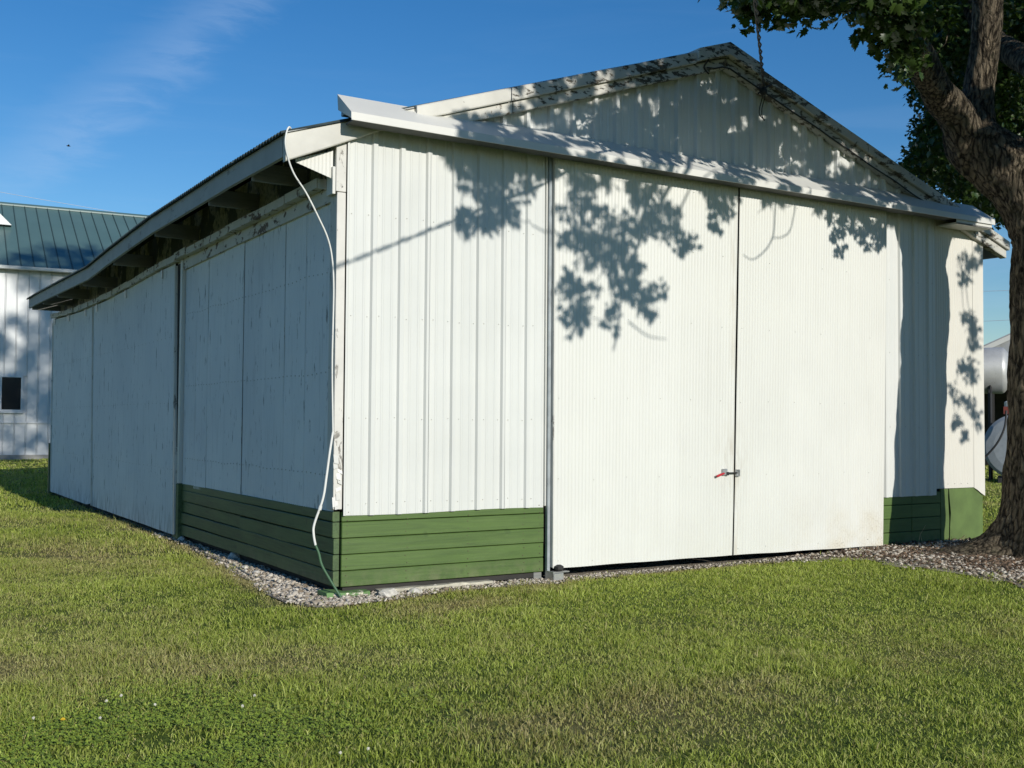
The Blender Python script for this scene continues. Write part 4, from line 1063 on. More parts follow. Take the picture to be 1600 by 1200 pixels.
NEAR = [(2.45,-2.13,5.21),(3.43,-1.06,5.8),(2.69,-2.03,5.29),(3.7,-0.95,5.88),(2.69,-2.05,5.2),(3.66,-1.01,5.75),(2.74,-2.15,5.2),(3.92,-0.91,5.88),(2.82,-1.97,5.24),(3.68,-1.06,5.74),(2.99,-1.89,5.21),(2.8,-2.18,5.27),(3.94,-1.01,5.93),(2.89,-1.99,5.33),(3.82,-1.02,5.87),(3.08,-1.88,5.29),(3.93,-1.01,5.76),(3.08,-1.82,5.2),(3.02,-1.87,5.15),(2.62,-2.39,5.18),(3.67,-1.31,5.8),(2.88,-2.18,5.24),(4.01,-1.04,5.88),(2.98,-2.01,5.27),(3.9,-1.07,5.78),(3.1,-1.92,5.19),(2.83,-2.33,5.23),(3.83,-1.34,5.79),(2.71,-2.41,5.15),(4.09,-1.02,5.93),(3.13,-2.02,5.29),(4.19,-0.96,5.88),(3.32,-1.86,5.3),(3.29,-1.91,5.18),(3.08,-2.22,5.33),(3.82,-1.5,5.75),(3.06,-2.21,5.28),(3.89,-1.39,5.74),(3.19,-2.13,5.23),(4.45,-0.9,5.91),(3.35,-1.95,5.25),(2.96,-2.44,5.22),(4.03,-1.41,5.81),(2.99,-2.42,5.19),(4.05,-1.4,5.77),(2.99,-2.35,5.17),(4.31,-1.06,5.89),(3.45,-1.96,5.23),(3.04,-2.43,5.24),(4.04,-1.48,5.79),(3.29,-2.27,5.2),(4.7,-0.94,5.94),(3.6,-1.88,5.34),(3.6,-1.97,5.21),(3.35,-2.3,5.31),(4.39,-1.33,5.88),(3.37,-2.25,5.28),(4.17,-1.49,5.71),(3.74,-1.91,5.36),(3.3,-2.45,5.31),(4.48,-1.36,5.95),(3.59,-2.22,5.42),(4.54,-1.34,5.94),(3.33,-2.36,5.19),(4.33,-1.43,5.72),(3.61,-2.2,5.22),(3.67,-2.2,5.47),(4.66,-1.31,6.0),(3.6,-2.22,5.43),(4.48,-1.42,5.9),(3.45,-2.35,5.23),(4.43,-1.46,5.74),(3.64,-2.25,5.2),(3.88,-2.18,5.52),(4.86,-1.31,6.04),(3.86,-2.18,5.48),(4.81,-1.34,5.98),(3.84,-2.16,5.42),(4.63,-1.46,5.82),(3.83,-2.13,5.29),(3.84,-2.24,5.43),(4.9,-1.3,5.98),(3.65,-2.45,5.24),(4.83,-1.41,5.84),(3.98,-2.19,5.35),(4.06,-2.22,5.48),(4.96,-1.45,5.94),(4.02,-2.18,5.41),(4.87,-1.45,5.84),(4.05,-2.23,5.29),(3.49,-2.73,5.22),(4.97,-1.47,5.98),(4.12,-2.2,5.43),(5.13,-1.34,5.93),(4.29,-2.11,5.44),(4.17,-2.15,5.32),(4.49,-1.95,5.29),(3.71,-2.73,5.2),(5.28,-1.43,5.98),(4.0,-2.51,5.33),(5.24,-1.48,5.95),(4.37,-2.14,5.38),(4.36,-2.19,5.31),(4.67,-1.85,5.33),(4.67,-1.88,5.27),(3.95,-2.65,5.32),(5.56,-1.33,6.13),(4.4,-2.2,5.49),(5.35,-1.42,5.96),(4.39,-2.26,5.41),(4.42,-2.27,5.32),(4.34,-2.22,5.24),(4.94,-1.8,5.31),(4.76,-1.92,5.19),(4.15,-2.56,5.39),(5.33,-1.61,5.97),(4.22,-2.44,5.36),(5.46,-1.43,5.97),(4.54,-2.24,5.38),(4.73,-2.12,5.36),(4.55,-2.2,5.23),(4.96,-1.83,5.37),(4.94,-1.87,5.24),(4.94,-1.89,5.13),(5.26,-1.6,5.23),(5.45,-1.5,5.13),(4.06,-2.72,5.32),(5.45,-1.63,6.0),(4.22,-2.59,5.32),(5.74,-1.4,6.04),(4.78,-2.14,5.49),(4.56,-2.3,5.28),(4.72,-2.17,5.26),(5.01,-1.91,5.34),(5.04,-1.97,5.26),(5.1,-1.86,5.18),(5.37,-1.65,5.16),(9.21,1.21,7.8),(11.94,3.34,9.13),(4.41,-2.54,5.37),(5.9,-1.37,6.08),(4.71,-2.27,5.4),(10.84,2.47,8.04),(11.15,2.71,8.18),(8.91,0.97,7.08),(11.3,2.83,8.14),(10.26,2.01,7.6),(12.8,3.99,8.7),(5.15,-1.9,5.21),(9.56,1.43,6.95),(10.49,2.16,7.33),(5.2,-1.89,5.13),(10.63,2.3,7.11),(12.7,3.91,7.92),(10.84,2.41,5.69),(11.37,2.82,5.84),(9.81,1.73,5.36),(12.14,3.55,6.02),(10.06,1.65,8.11),(11.92,3.08,9.0),(9.77,1.52,7.82),(12.78,3.83,9.22),(9.0,0.83,7.31),(10.89,2.28,8.18),(8.81,0.76,7.09),(10.57,2.12,7.87),(9.97,1.68,7.58),(10.69,2.25,7.9),(10.12,1.7,7.41),(12.67,3.65,8.5),(9.65,1.42,7.04),(12.11,3.32,8.06),(10.71,2.15,7.39),(10.63,2.08,7.36),(8.73,0.68,6.44),(11.94,3.14,7.72),(9.43,1.14,6.54),(12.15,3.21,7.58),(10.73,2.17,6.88),(13.26,4.11,7.82),(10.2,1.84,6.56),(11.98,3.2,7.2),(10.47,1.94,6.19),(12.92,3.8,7.0),(10.11,1.76,6.05),(11.71,3.0,6.57),(9.69,1.35,5.64),(11.66,2.86,6.25),(10.53,2.16,5.78),(11.82,3.16,6.16),(10.31,1.97,5.64),(11.34,2.77,5.95),(10.96,2.5,5.68),(11.32,2.78,5.78),(10.81,2.19,8.58),(12.86,3.75,9.57),(9.94,1.49,8.09),(11.39,2.6,8.79),(9.08,0.84,7.58),(11.05,2.34,8.51),(8.85,0.61,7.19),(10.8,2.09,8.07),(9.32,0.89,7.37),(12.79,3.49,8.93),(11.25,2.41,8.04),(10.99,2.22,7.92),(11.08,2.29,7.74),(10.95,2.19,7.68),(9.66,1.22,7.09),(11.0,2.23,7.65),(9.52,1.2,6.81),(11.8,2.94,7.72),(10.94,2.17,7.2),(12.36,3.24,7.75),(10.97,2.14,7.15),(11.0,2.17,7.16),(10.88,2.11,6.89),(13.13,3.81,7.72),(10.58,1.85,6.71),(12.26,3.11,7.32),(10.97,2.24,6.63),(12.52,3.41,7.17),(11.0,2.23,6.34),(12.37,3.26,6.79),(10.91,2.17,6.22),(11.67,2.74,6.46),(10.75,2.09,5.93),(12.65,3.52,6.51),(9.69,1.27,5.58),(13.65,4.26,6.78),(9.9,1.48,5.44),(13.75,4.4,6.54),(10.69,2.01,5.55),(12.25,3.19,5.99),(10.07,1.61,5.27),(13.81,4.46,6.29),(11.5,2.47,8.79),(12.37,3.11,9.2),(9.93,1.23,7.83),(11.59,2.46,8.6),(9.01,0.58,7.22),(12.4,3.1,8.74),(9.04,0.59,7.19),(12.41,3.1,8.7),(10.44,1.66,7.59),(11.93,2.77,8.23),(9.7,1.08,7.14),(11.59,2.48,7.93),(9.74,1.07,7.01),(13.39,3.76,8.51),(9.44,0.93,6.83),(11.64,2.57,7.72),(11.44,2.35,7.44),(11.3,2.24,7.39),(11.49,2.45,7.25),(13.1,3.65,7.86),(9.84,1.23,6.55),(12.01,2.85,7.36),(9.83,1.27,6.36),(11.59,2.59,6.99),(10.92,1.96,6.67),(11.76,2.59,6.97),(10.34,1.59,6.18),(14.2,4.47,7.47),(10.33,1.56,6.06),(13.1,3.62,6.96),(11.37,2.38,6.36),(14.19,4.49,7.27),(11.02,2.12,6.07),(11.72,2.64,6.29),(10.82,2.01,5.91),(13.97,4.37,6.86),(10.75,1.89,5.72),(13.74,4.12,6.59),(10.5,1.77,5.46),(12.49,3.27,6.02),(10.98,1.98,5.36),(11.93,2.68,5.61),(10.63,1.68,8.35),(11.32,2.19,8.68),(10.71,1.72,8.28),(11.14,2.03,8.48),(11.65,2.28,8.57),(13.59,3.69,9.47),(10.86,1.71,8.08),(11.85,2.43,8.52),(10.3,1.35,7.6),(11.94,2.54,8.3),(9.07,0.56,6.94),(12.84,3.34,8.55),(9.68,0.87,7.11),(12.22,2.71,8.17),(9.98,1.11,7.02),(12.48,2.94,8.03),(9.35,0.69,6.74),(13.05,3.4,8.23),(9.99,1.19,6.89),(11.59,2.36,7.51),(10.76,1.77,7.02),(12.0,2.68,7.49),(10.77,1.76,6.78),(13.51,3.78,7.78),(11.53,2.23,6.99),(13.9,3.97,7.85),(11.3,2.05,6.68),(12.49,2.91,7.09),(10.03,1.22,6.19),(12.36,2.94,6.98),(10.0,1.21,6.01),(11.78,2.52,6.6),(10.69,1.6,5.99),(12.41,2.84,6.52),(9.99,1.21,5.72),(13.41,3.73,6.77),(11.53,2.33,6.06),(13.94,4.1,6.78),(10.98,1.89,5.63),(12.39,2.91,6.03),(10.25,1.28,5.31),(12.29,2.76,5.86),(11.54,2.33,5.48),(14.48,4.49,6.25),(9.92,0.88,7.78),(12.53,2.74,8.98),(9.34,0.52,7.51),(13.02,3.17,9.21),(11.28,1.96,8.15),(12.28,2.68,8.59),(11.44,2.03,8.1),(12.3,2.65,8.48),(10.7,1.45,7.58),(12.37,2.64,8.28),(9.61,0.71,6.97),(13.95,3.83,8.75),(9.4,0.53,6.84),(12.96,3.08,8.28),(10.45,1.41,7.04),(12.33,2.77,7.77),(11.09,1.88,7.21),(12.81,3.13,7.87),(11.34,1.89,7.07),(12.75,2.89,7.59),(12.01,2.46,7.21),(14.44,4.21,8.09),(11.5,2.16,6.96),(12.78,3.09,7.42),(10.32,1.26,6.37),(12.61,2.91,7.17),(11.15,1.79,6.42),(14.15,3.95,7.41),(10.38,1.26,6.09),(12.18,2.55,6.67),(10.47,1.44,5.94),(13.81,3.86,6.99),(10.82,1.69,5.89),(12.82,3.14,6.5),(11.42,1.97,5.86),(14.89,4.47,6.86),(11.26,1.87,5.79),(13.61,3.55,6.46),(10.72,1.53,5.38),(13.89,3.82,6.23),(11.66,2.13,5.57),(14.03,3.83,6.19),(10.38,1.31,4.98),(12.82,3.07,5.58),(11.44,1.8,8.57),(12.18,2.32,8.92),(12.04,2.26,8.72),(13.06,2.98,9.18),(10.45,1.12,7.86),(13.66,3.39,9.3),(10.62,1.27,7.83),(12.88,2.87,8.83),(11.01,1.57,7.84),(13.21,3.14,8.78),(10.71,1.39,7.56),(11.83,2.19,8.03),(11.5,1.93,7.81),(11.95,2.25,8.0),(9.67,0.68,6.91),(13.23,3.22,8.35),(10.31,1.14,7.07),(12.42,2.65,7.91),(11.74,2.15,7.37),(12.77,2.89,7.76),(11.89,2.17,7.33),(11.82,2.12,7.3),(10.59,1.31,6.65),(13.81,3.6,7.81),(12.1,2.31,7.05),(13.41,3.24,7.51),(11.95,2.26,6.78),(14.97,4.41,7.8),(10.39,1.2,6.17),(13.44,3.38,7.17),(10.91,1.46,6.13),(13.73,3.46,7.02),(11.3,1.85,6.16),(15.01,4.49,7.31),(10.66,1.31,5.77),(14.0,3.67,6.76),(10.96,1.57,5.75),(13.08,3.08,6.36),(11.57,1.95,5.78),(14.53,4.04,6.61),(10.94,1.61,5.52),(12.31,2.59,5.89),(10.62,1.37,5.18),(13.59,3.49,5.94),(10.71,1.37,5.09),(13.14,3.11,5.7),(11.29,1.74,5.13),(14.39,3.94,5.88),(10.03,0.66,7.84),(14.16,3.53,9.75),(11.8,1.86,8.35),(13.62,3.11,9.15),(10.58,1.07,7.72),(13.91,3.39,9.17),(12.09,2.12,8.33),(13.6,3.17,8.99),(10.44,1.04,7.39),(13.14,2.93,8.51),(11.33,1.58,7.64),(14.5,3.78,8.93),(11.63,1.78,7.6),(13.53,3.1,8.36),(11.47,1.65,7.44),(14.43,3.7,8.6),(9.86,0.52,6.65),(14.48,3.71,8.4),(11.2,1.58,7.03),(13.66,3.3,7.94),(11.45,1.66,6.93),(15.32,4.35,8.31),(11.75,1.93,6.95),(13.94,3.46,7.72),(11.16,1.59,6.57),(14.75,4.11,7.79),(12.41,2.34,6.69),(15.27,4.33,7.61),(11.56,1.77,6.39),(14.07,3.52,7.2),(12.14,2.11,6.29),(15.13,4.18,7.2),(11.52,1.84,6.06),(13.91,3.52,6.78),(12.07,2.22,6.07),(14.54,3.96,6.79),(11.19,1.49,5.63),(13.97,3.42,6.4),(11.36,1.57,5.54),(14.78,3.95,6.46),(11.57,1.8,5.48),(14.97,4.18,6.37),(10.92,1.31,5.12),(14.93,4.1,6.1),(10.76,1.23,4.98),(12.95,2.76,5.5),(11.2,1.62,4.9),(14.66,4.06,5.69),(10.12,0.56,7.71),(14.41,3.49,9.63),(11.56,1.67,8.29),(12.53,2.33,8.72),(12.22,2.02,8.45),(14.74,3.75,9.54),(12.07,1.96,8.28),(14.64,3.72,9.38),(11.91,1.88,7.95),(13.16,2.74,8.46),(10.68,1.06,7.36),(14.1,3.42,8.76),(12.72,2.39,7.94),(14.58,3.67,8.67),(11.98,1.85,7.52),(13.22,2.7,7.99),(10.69,1.02,6.96),(13.71,3.1,8.1),(11.7,1.77,7.07),(14.55,3.74,8.1),(12.74,2.45,7.32),(14.4,3.6,7.91),(12.76,2.48,7.1),(14.49,3.67,7.69),(11.22,1.45,6.59),(14.5,3.72,7.7),(12.03,1.95,6.59),(14.62,3.73,7.43),(11.8,1.8,6.47),(15.37,4.25,7.61),(11.59,1.62,6.2),(13.97,3.25,6.93),(12.61,2.39,6.4),(15.18,4.17,7.17),(11.09,1.35,5.7),(13.25,2.84,6.31),(11.01,1.25,5.51),(15.46,4.31,6.72),(12.56,2.37,5.88),(13.37,2.93,6.09),(11.17,1.4,5.23),(13.39,2.94,5.79),(11.72,1.78,5.3),(13.5,3.01,5.74),(11.87,1.84,5.21),(14.6,3.72,5.86),(11.62,1.62,5.02),(14.58,3.64,5.69),(12.26,2.04,5.0),(14.27,3.41,5.44),(11.51,1.42,8.4),(13.19,2.56,9.17),(12.98,2.32,8.79),(13.39,2.6,8.97),(10.44,0.67,7.58),(12.86,2.3,8.62),(10.45,0.7,7.47),(13.62,2.84,8.8),(12.23,1.98,8.14),(14.24,3.34,8.98),(12.42,1.96,7.91),(14.24,3.18,8.63),(10.51,0.79,7.05),(14.33,3.39,8.54),(13.0,2.33,7.79),(13.52,2.68,7.98),(12.02,1.75,7.34),(15.33,3.99,8.57),(11.52,1.49,7.05),(13.96,3.15,7.93),(12.89,2.4,7.35),(13.77,3.0,7.66),(12.24,1.99,6.97),(15.77,4.39,8.18),(12.69,2.16,6.93),(13.9,2.97,7.33),(11.91,1.61,6.43),(15.67,4.14,7.62),(12.37,2.06,6.6),(15.96,4.5,7.74),(11.8,1.61,6.15),(15.91,4.38,7.38),(12.58,2.22,6.33),(15.73,4.36,7.26),(11.69,1.48,5.8),(14.24,3.19,6.51),(12.22,1.9,5.82),(15.31,3.98,6.66),(11.15,1.23,5.45),(13.1,2.56,5.96),(11.59,1.44,5.37),(13.39,2.66,5.82),(12.91,2.38,5.46),(15.28,3.98,6.02),(11.45,1.34,5.06),(14.42,3.34,5.75),(13.07,2.4,5.26),(15.2,3.83,5.74),(13.09,2.29,9.09),(13.44,2.52,9.24),(12.89,2.2,8.86),(13.25,2.44,9.01),(11.81,1.49,8.11),(13.42,2.56,8.79),(13.01,2.17,8.55),(14.9,3.42,9.34),(11.96,1.5,7.93),(14.55,3.21,8.98),(12.07,1.69,7.73),(12.84,2.21,8.03),(13.17,2.35,7.97),(14.44,3.19,8.46),(11.51,1.3,7.25),(14.19,3.09,8.26),(11.88,1.44,7.19),(15.58,3.89,8.54),(13.17,2.3,7.58),(12.86,2.1,7.47),(12.19,1.79,7.03),(15.39,3.93,8.14),(12.27,1.85,7.02),(14.0,3.0,7.61),(12.4,1.84,6.81),(16.2,4.37,8.06),(12.56,2.02,6.68),(15.16,3.76,7.5),(13.15,2.4,6.68),(15.85,4.2,7.51),(13.12,2.31,6.46),(14.82,3.44,6.96),(11.52,1.25,5.84),(16.13,4.31,7.15),(12.37,1.86,5.97),(13.75,2.79,6.36),(13.19,2.46,6.03),(15.83,4.23,6.74),(12.98,2.21,5.88),(16.42,4.5,6.79),(11.82,1.42,5.34),(15.46,3.84,6.24),(13.16,2.31,5.49),(15.0,3.54,5.93),(13.22,2.48,5.49),(14.31,3.22,5.75),(13.08,2.39,5.22),(13.39,2.6,5.29),(12.74,1.96,8.83),(13.33,2.35,9.1),(13.3,2.26,8.96),(14.49,3.03,9.48),(12.89,1.96,8.51),(13.52,2.38,8.78),(11.65,1.13,7.85),(14.93,3.27,9.2),(12.34,1.65,8.04),(13.71,2.55,8.6),(12.05,1.35,7.69),(14.14,2.71,8.51),(12.93,2.1,7.96),(13.4,2.41,8.14),(11.96,1.4,7.37),(14.37,2.97,8.27),(12.45,1.72,7.39),(14.36,2.98,8.09),(13.0,2.0,7.45),(14.03,2.67,7.82),(11.84,1.38,6.91),(16.38,4.37,8.48),(13.43,2.27,7.31),(14.04,2.67,7.52),(11.81,1.31,6.62),(13.97,2.73,7.32),(13.71,2.45,7.07),(14.51,2.97,7.33),(13.23,2.2,6.78),(13.76,2.55,6.95),(13.0,2.03,6.53),(14.96,3.31,7.12),(12.14,1.43,6.1),(16.2,4.07,7.28),(12.53,1.7,6.08),(13.93,2.61,6.48),(13.44,2.39,6.18),(15.92,4.02,6.85),(11.96,1.33,5.52),(14.01,2.67,6.05),(11.71,1.26,5.43),(15.38,3.67,6.36),(12.85,1.96,5.45),(14.77,3.21,5.91),(12.78,1.97,5.27),(14.56,3.14,5.68),(13.23,2.2,5.28),(14.22,2.85,5.5),(11.16,0.62,7.95),(15.86,3.62,9.98),(11.24,0.71,7.9),(14.34,2.7,9.23),(11.23,0.79,7.78),(13.82,2.47,8.87),(11.04,0.55,7.57),(16.05,3.76,9.63),(12.95,1.84,8.25),(15.83,3.69,9.41),(11.53,1.02,7.47),(13.64,2.39,8.29),(11.72,1.14,7.37),(14.6,3.01,8.47),(13.6,2.35,7.94),(14.98,3.25,8.46),(12.69,1.73,7.41),(14.87,3.14,8.19),(11.12,0.73,6.77),(15.41,3.51,8.29),(13.17,2.0,7.24),(14.29,2.72,7.62),(13.75,2.44,7.39),(14.2,2.74,7.54),(13.02,1.95,6.95),(14.03,2.6,7.27),(13.9,2.48,7.09),(14.99,3.19,7.44),(12.44,1.6,6.45),(16.11,3.98,7.57),(13.36,2.11,6.52),(16.07,3.85,7.31),(12.02,1.26,6.06),(16.76,4.31,7.43),(12.55,1.66,5.92),(14.09,2.66,6.34),(12.59,1.63,5.87),(16.11,3.9,6.81),(14.0,2.5,6.11),(16.98,4.41,6.88),(12.96,1.95,5.66),(14.5,2.96,6.04),(12.71,1.67,5.41),(15.03,3.15,5.96),(12.25,1.46,5.18),(16.93,4.49,6.26),(12.56,1.71,5.11),(15.16,3.4,5.68),(11.69,0.85,8.27),(16.12,3.65,10.21),(13.89,2.3,8.99),(15.3,3.19,9.59),(11.28,0.66,7.71),(14.3,2.58,8.96),(11.59,0.76,7.66),(13.88,2.2,8.58),(11.65,0.92,7.61),(14.82,2.95,8.87),(12.88,1.62,7.88),(13.95,2.29,8.29),(12.47,1.41,7.54),(14.87,2.94,8.43),(12.78,1.61,7.48),(16.42,3.93,8.79),(14.02,2.35,7.69),(16.31,3.8,8.49),(12.76,1.57,7.06),(16.78,4.12,8.41),(13.39,1.92,7.14),(16.19,3.68,8.06),(13.92,2.35,6.97),(15.38,3.28,7.42),(12.42,1.36,6.2),(15.84,3.53,7.19),(12.97,1.74,6.15),(15.91,3.6,6.97),(12.58,1.47,6.04),(17.18,4.39,7.32),(13.15,1.9,5.98),(14.25,2.61,6.28),(13.42,2.04,5.42),(16.45,3.97,6.11),(14.21,2.45,5.42),(15.69,3.38,5.74)]
GAPS = [(3.46,4.69,0.04),(3.42,4.53,0.09),(3.3,4.55,0.04),(3.52,4.57,0.03),(3.79,4.64,0.03),(3.67,4.42,0.03),(4.14,4.43,0.09),(4.33,4.48,0.12),(4.23,5.24,0.03),(4.51,4.75,0.03),(4.6,4.7,0.07),(4.68,4.78,0.04),(4.75,4.95,0.03),(4.93,4.78,0.03),(5.26,4.69,0.06),(5.33,4.63,0.04),(5.49,4.58,0.05),(6.23,4.67,0.08),(3.87,4.38,0.06),(3.91,5.37,0.03),(5.07,4.38,0.06),(2.43,4.59,0.03),(2.49,4.5,0.04),(2.71,4.43,0.05),(2.68,4.67,0.03),(1.96,4.42,0.06),(2.22,4.4,0.05),(3.03,4.44,0.05),(2.98,4.8,0.03),(2.7,4.98,0.09),(2.36,4.88,0.06),(2.07,4.42,0.04),(6.28,4.68,0.07),(6.95,4.75,0.1),(7.1,4.63,0.09),(6.73,4.81,0.05),(6.39,4.77,0.04)]


UP = Vector((-0.19773, -0.30938, 0.93015))
def above_view(p, k=0.0): return (Vector(p) - CAM).dot(UP) > k
# leaf outline: five-lobed, toothed
half = [(0.0, 0.0), (0.20, 0.02), (0.42, 0.10), (0.30, 0.24), (0.55, 0.42), (0.34, 0.46), (0.40, 0.66), (0.18, 0.60), (0.13, 0.80)]
outl = half + [(0.0, 1.0)] + [(-x, y) for x, y in half[:0:-1]]
LV = np.array([(0, 0.36, 0.0)] + [(x, y, -0.22 * abs(x) - 0.18 * y * y) for x, y in outl])
LT = np.array([(0, k, k + 1) for k in range(1, len(outl))] + [(0, len(outl), 1)])
def leaf_rot(n):
    az = rng.uniform(0, 2 * math.pi, n); tip = R(1) * rng.normal(-48, 26, n); roll = R(1) * rng.normal(0, 38, n)
    d = np.stack([np.cos(az) * np.cos(tip), np.sin(az) * np.cos(tip), np.sin(tip)], 1)
    sd = np.stack([-np.sin(az), np.cos(az), np.zeros(n)], 1)
    up = np.cross(sd, d)
    s2 = sd * np.cos(roll)[:, None] + up * np.sin(roll)[:, None]
    u2 = np.cross(s2, d)
    return np.stack([s2, d, u2], 2)          # columns: x, y, z axes
leaf_pos = []; leaf_size = []; leaf_first = []
def add_leaves(c, r, n, size, first=False, flat=0.8):
    v = rng.normal(0, 1, (n, 3)); v /= np.linalg.norm(v, axis=1)[:, None]
    v *= (rng.random(n) ** 0.45 * r)[:, None]; v[:, 2] *= flat
    leaf_pos.append(np.array(c)[None] + v); leaf_size.append(size * rng.uniform(0.6, 1.35, n)); leaf_first.append(np.full(n, first))
clusters = []          # (centre, in_view)
for x, y, z, r in SHADE:
    k = (r / 0.10) ** 2; t_ = y < -4
    add_leaves((x, y, z), r * 1.22, int((8 + 25 * k) * (1.0 if t_ else 1.45)), 0.074); clusters.append(((x, y, z), not above_view((x, y, z), 0.05)))
    if t_ and x < 4.0:
        for _ in range(2):
            a_ = random.uniform(0, 6.28); q_ = (x + math.cos(a_) * r * 1.5, y + random.uniform(-.25, .25), z + math.sin(a_) * r * 1.3)
            if above_view(q_, 0.12): add_leaves(q_, r * 0.75, int(4 + 7 * k), 0.072); clusters.append((q_, False))
for x, y, z in NEAR:
    dd = (Vector((x, y, z)) - CAM).length / 10; add_leaves((x, y, z), 0.19 * max(1, dd * .85), int(22 * dd * dd), 0.084, True); clusters.append(((x, y, z), True))
# leaves high up that shade the gable, with the gaps that let spots of sun through
GAPS += [(7.02, 4.88, 0.17), (6.85, 4.98, 0.10), (0.95, 4.6, 0.2)]
def shade_points():
    out = []
    for gx_ in np.arange(0.9, 9.5, 0.105):
        for gz_ in np.arange(4.02, 5.95, 0.105):
            x = gx_ + random.uniform(-.05, .05); z = gz_ + random.uniform(-.05, .05)
            top = rake_z(x) + 0.45 * (x > 2.0) + 0.05
            if z > top: continue
            dens = 1.0
            if x < 1.9: dens = 0.35 + 0.5 * mnoise.noise(Vector((x * 3, z * 3, 1)))
            elif x < 3.6: dens = 0.90
            if z < 4.42:
                if x < 1.0: dens = 0.0
                elif x < 2.3: dens = 0.9
                elif x < 3.5: dens = 0.35 + 0.6 * mnoise.noise(Vector((x * 4, 3, 2)))
                elif x < 5.7: dens = 0.30 + 0.9 * mnoise.noise(Vector((x * 4, 8, 2)))
                else: dens = 0.85
                if z < 4.15 and x > 2.2: dens *= 0.35
            if any((x - a) ** 2 + (z - b) ** 2 < (r * 1.1 + 0.05) ** 2 for a, b, r in GAPS): continue
            if random.random() < dens: out.append((x, z))
    return out
for x, z in shade_points():
    tt = 5.6 + 2.6 * mnoise.noise(Vector((x * 0.9, z * 1.2, 4.0))) + random.uniform(-0.5, 0.5)
    p = Vector((x, -0.06, z)) + SUN_DIR * tt
    while not above_view(p, 0.16):
        tt += 0.3; p = Vector((x, -0.06, z)) + SUN_DIR * tt
    add_leaves(p, 0.085, 14, 0.115)
    if random.random() < 0.4: clusters.append((tuple(p), False))
# big limbs' leaf mass over the right of the shed, shading the near leaves
for gx_ in np.arange(8.9, 13.5, 0.26):
    for gz_ in np.arange(4.7, 8.2, 0.26):
        p = Vector((gx_ + random.uniform(-.12, .12), 0, gz_ + random.uniform(-.12, .12))) + SUN_DIR * (5.5 + 2.5 * mnoise.noise(Vector((gx_ * .5, gz_ * .6, 9))))
        if not above_view(p, 0.3) and p.x < 9.5: continue
        add_leaves(p, 0.2, 12, 0.14)
        if random.random() < 0.5: clusters.append((tuple(p), False))
# the rest of the crown
def wall_hit(p): return p[2] + 0.354 * p[1]
for (cx, cy, cz), (rx, ry, rz), n in (((6, -3, 11.5), (5, 4.5, 3.6), 420), ((3.4, -3.5, 16.3), (4.4, 3.5, 4.2), 620), ((9.8, -2.2, 10), (4, 4.5, 4.2), 380), ((5.2, -2.0, 20.8), (3.6, 3, 2.4), 330)):
    done = 0
    while done < n:
        v = Vector((random.gauss(0, 1), random.gauss(0, 1), random.gauss(0, 1))).normalized() * random.random() ** 0.4
        p = (cx + v.x * rx, cy + v.y * ry, cz + v.z * rz)
        done += 1
        if mnoise.noise(Vector(p) * 0.45) < -0.22: continue
        if not above_view(p, 0.6): continue
        if wall_hit(p) < 6.1 and -1.2 < p[0] < 9.7: continue
        if p[0] > 9.6 and p[1] < 2 and wall_hit(p) < 4: continue
        add_leaves(p, 0.42, 28 if cz > 14 else 13, 0.15); clusters.append((p, False))

LP = np.concatenate(leaf_pos); LS = np.concatenate(leaf_size); LF = np.concatenate(leaf_first)
LR = leaf_rot(len(LP))
t = NT('maple_leaf')
q = t.n.new('ShaderNodeAttribute'); q.attribute_name = 'tint'
c = t.mix(q.outputs['Fac'], (0.022, 0.048, 0.010), (0.060, 0.100, 0.020))
t.color(c); t.rough(0.42); t.b.inputs['Specular IOR Level'].default_value = 0.45
tr = t.n.new('ShaderNodeBsdfTranslucent'); t.l.new(t.mix(1.0, c, (1.5, 1.7, 0.6), 'MULTIPLY'), tr.inputs['Color'])
ms = t.n.new('ShaderNodeMixShader'); ms.inputs[0].default_value = 0.18
t.l.new(t.b.outputs[0], ms.inputs[1]); t.l.new(tr.outputs[0], ms.inputs[2]); t.l.new(ms.outputs[0], t.out.inputs['Surface'])
M['leaf'] = t.m
def np_mesh(name, V, T, mat, attr=None):
    me = bpy.data.meshes.new(name)
    nv, nt = len(V), len(T)
    me.vertices.add(nv); me.vertices.foreach_set('co', V.astype(np.float32).ravel())
    me.loops.add(nt * 3); me.loops.foreach_set('vertex_index', T.astype(np.int32).ravel())
    me.polygons.add(nt); me.polygons.foreach_set('loop_start', np.arange(0, nt * 3, 3, dtype=np.int32))
    try: me.polygons.foreach_set('loop_total', np.full(nt, 3, dtype=np.int32))
    except Exception: pass
    if attr:
        for k, a in attr.items():
            me.attributes.new(k, 'FLOAT', 'POINT').data.foreach_set('value', a.astype(np.float32))
    me.update(calc_edges=True); me.validate()
    me.materials.append(mat)
    return me
def cam_dist(P): return np.linalg.norm(P - np.array(CAM)[None], axis=1)
cand = np.where(LF)[0]
cand = cand[np.argsort(cam_dist(LP[cand]))]
single = cand[::3][:300]
rest = np.setdiff1d(np.arange(len(LP)), single)
base_loc = np.array(WORLD['maple_tree'])
V = (np.einsum('nij,vj->nvi', LR[rest], LV) * LS[rest][:, None, None] + LP[rest][:, None, :]).reshape(-1, 3) - base_loc[None]
T = (LT[None] + (np.arange(len(rest)) * len(LV))[:, None, None]).reshape(-1, 3)
tint = np.repeat(np.clip(rng.normal(0.45, 0.25, len(rest)), 0, 1), len(LV))
fo = bpy.data.objects.new('foliage', np_mesh('foliage', V, T, M['leaf'], {'tint': tint}))
COL.objects.link(fo); fo.parent = tree; fo['kind'] = 'stuff'
lm = [np_mesh('leaf', LV, LT, M['leaf'], {'tint': np.full(len(LV), k)}) for k in (0.2, 0.45, 0.75)]
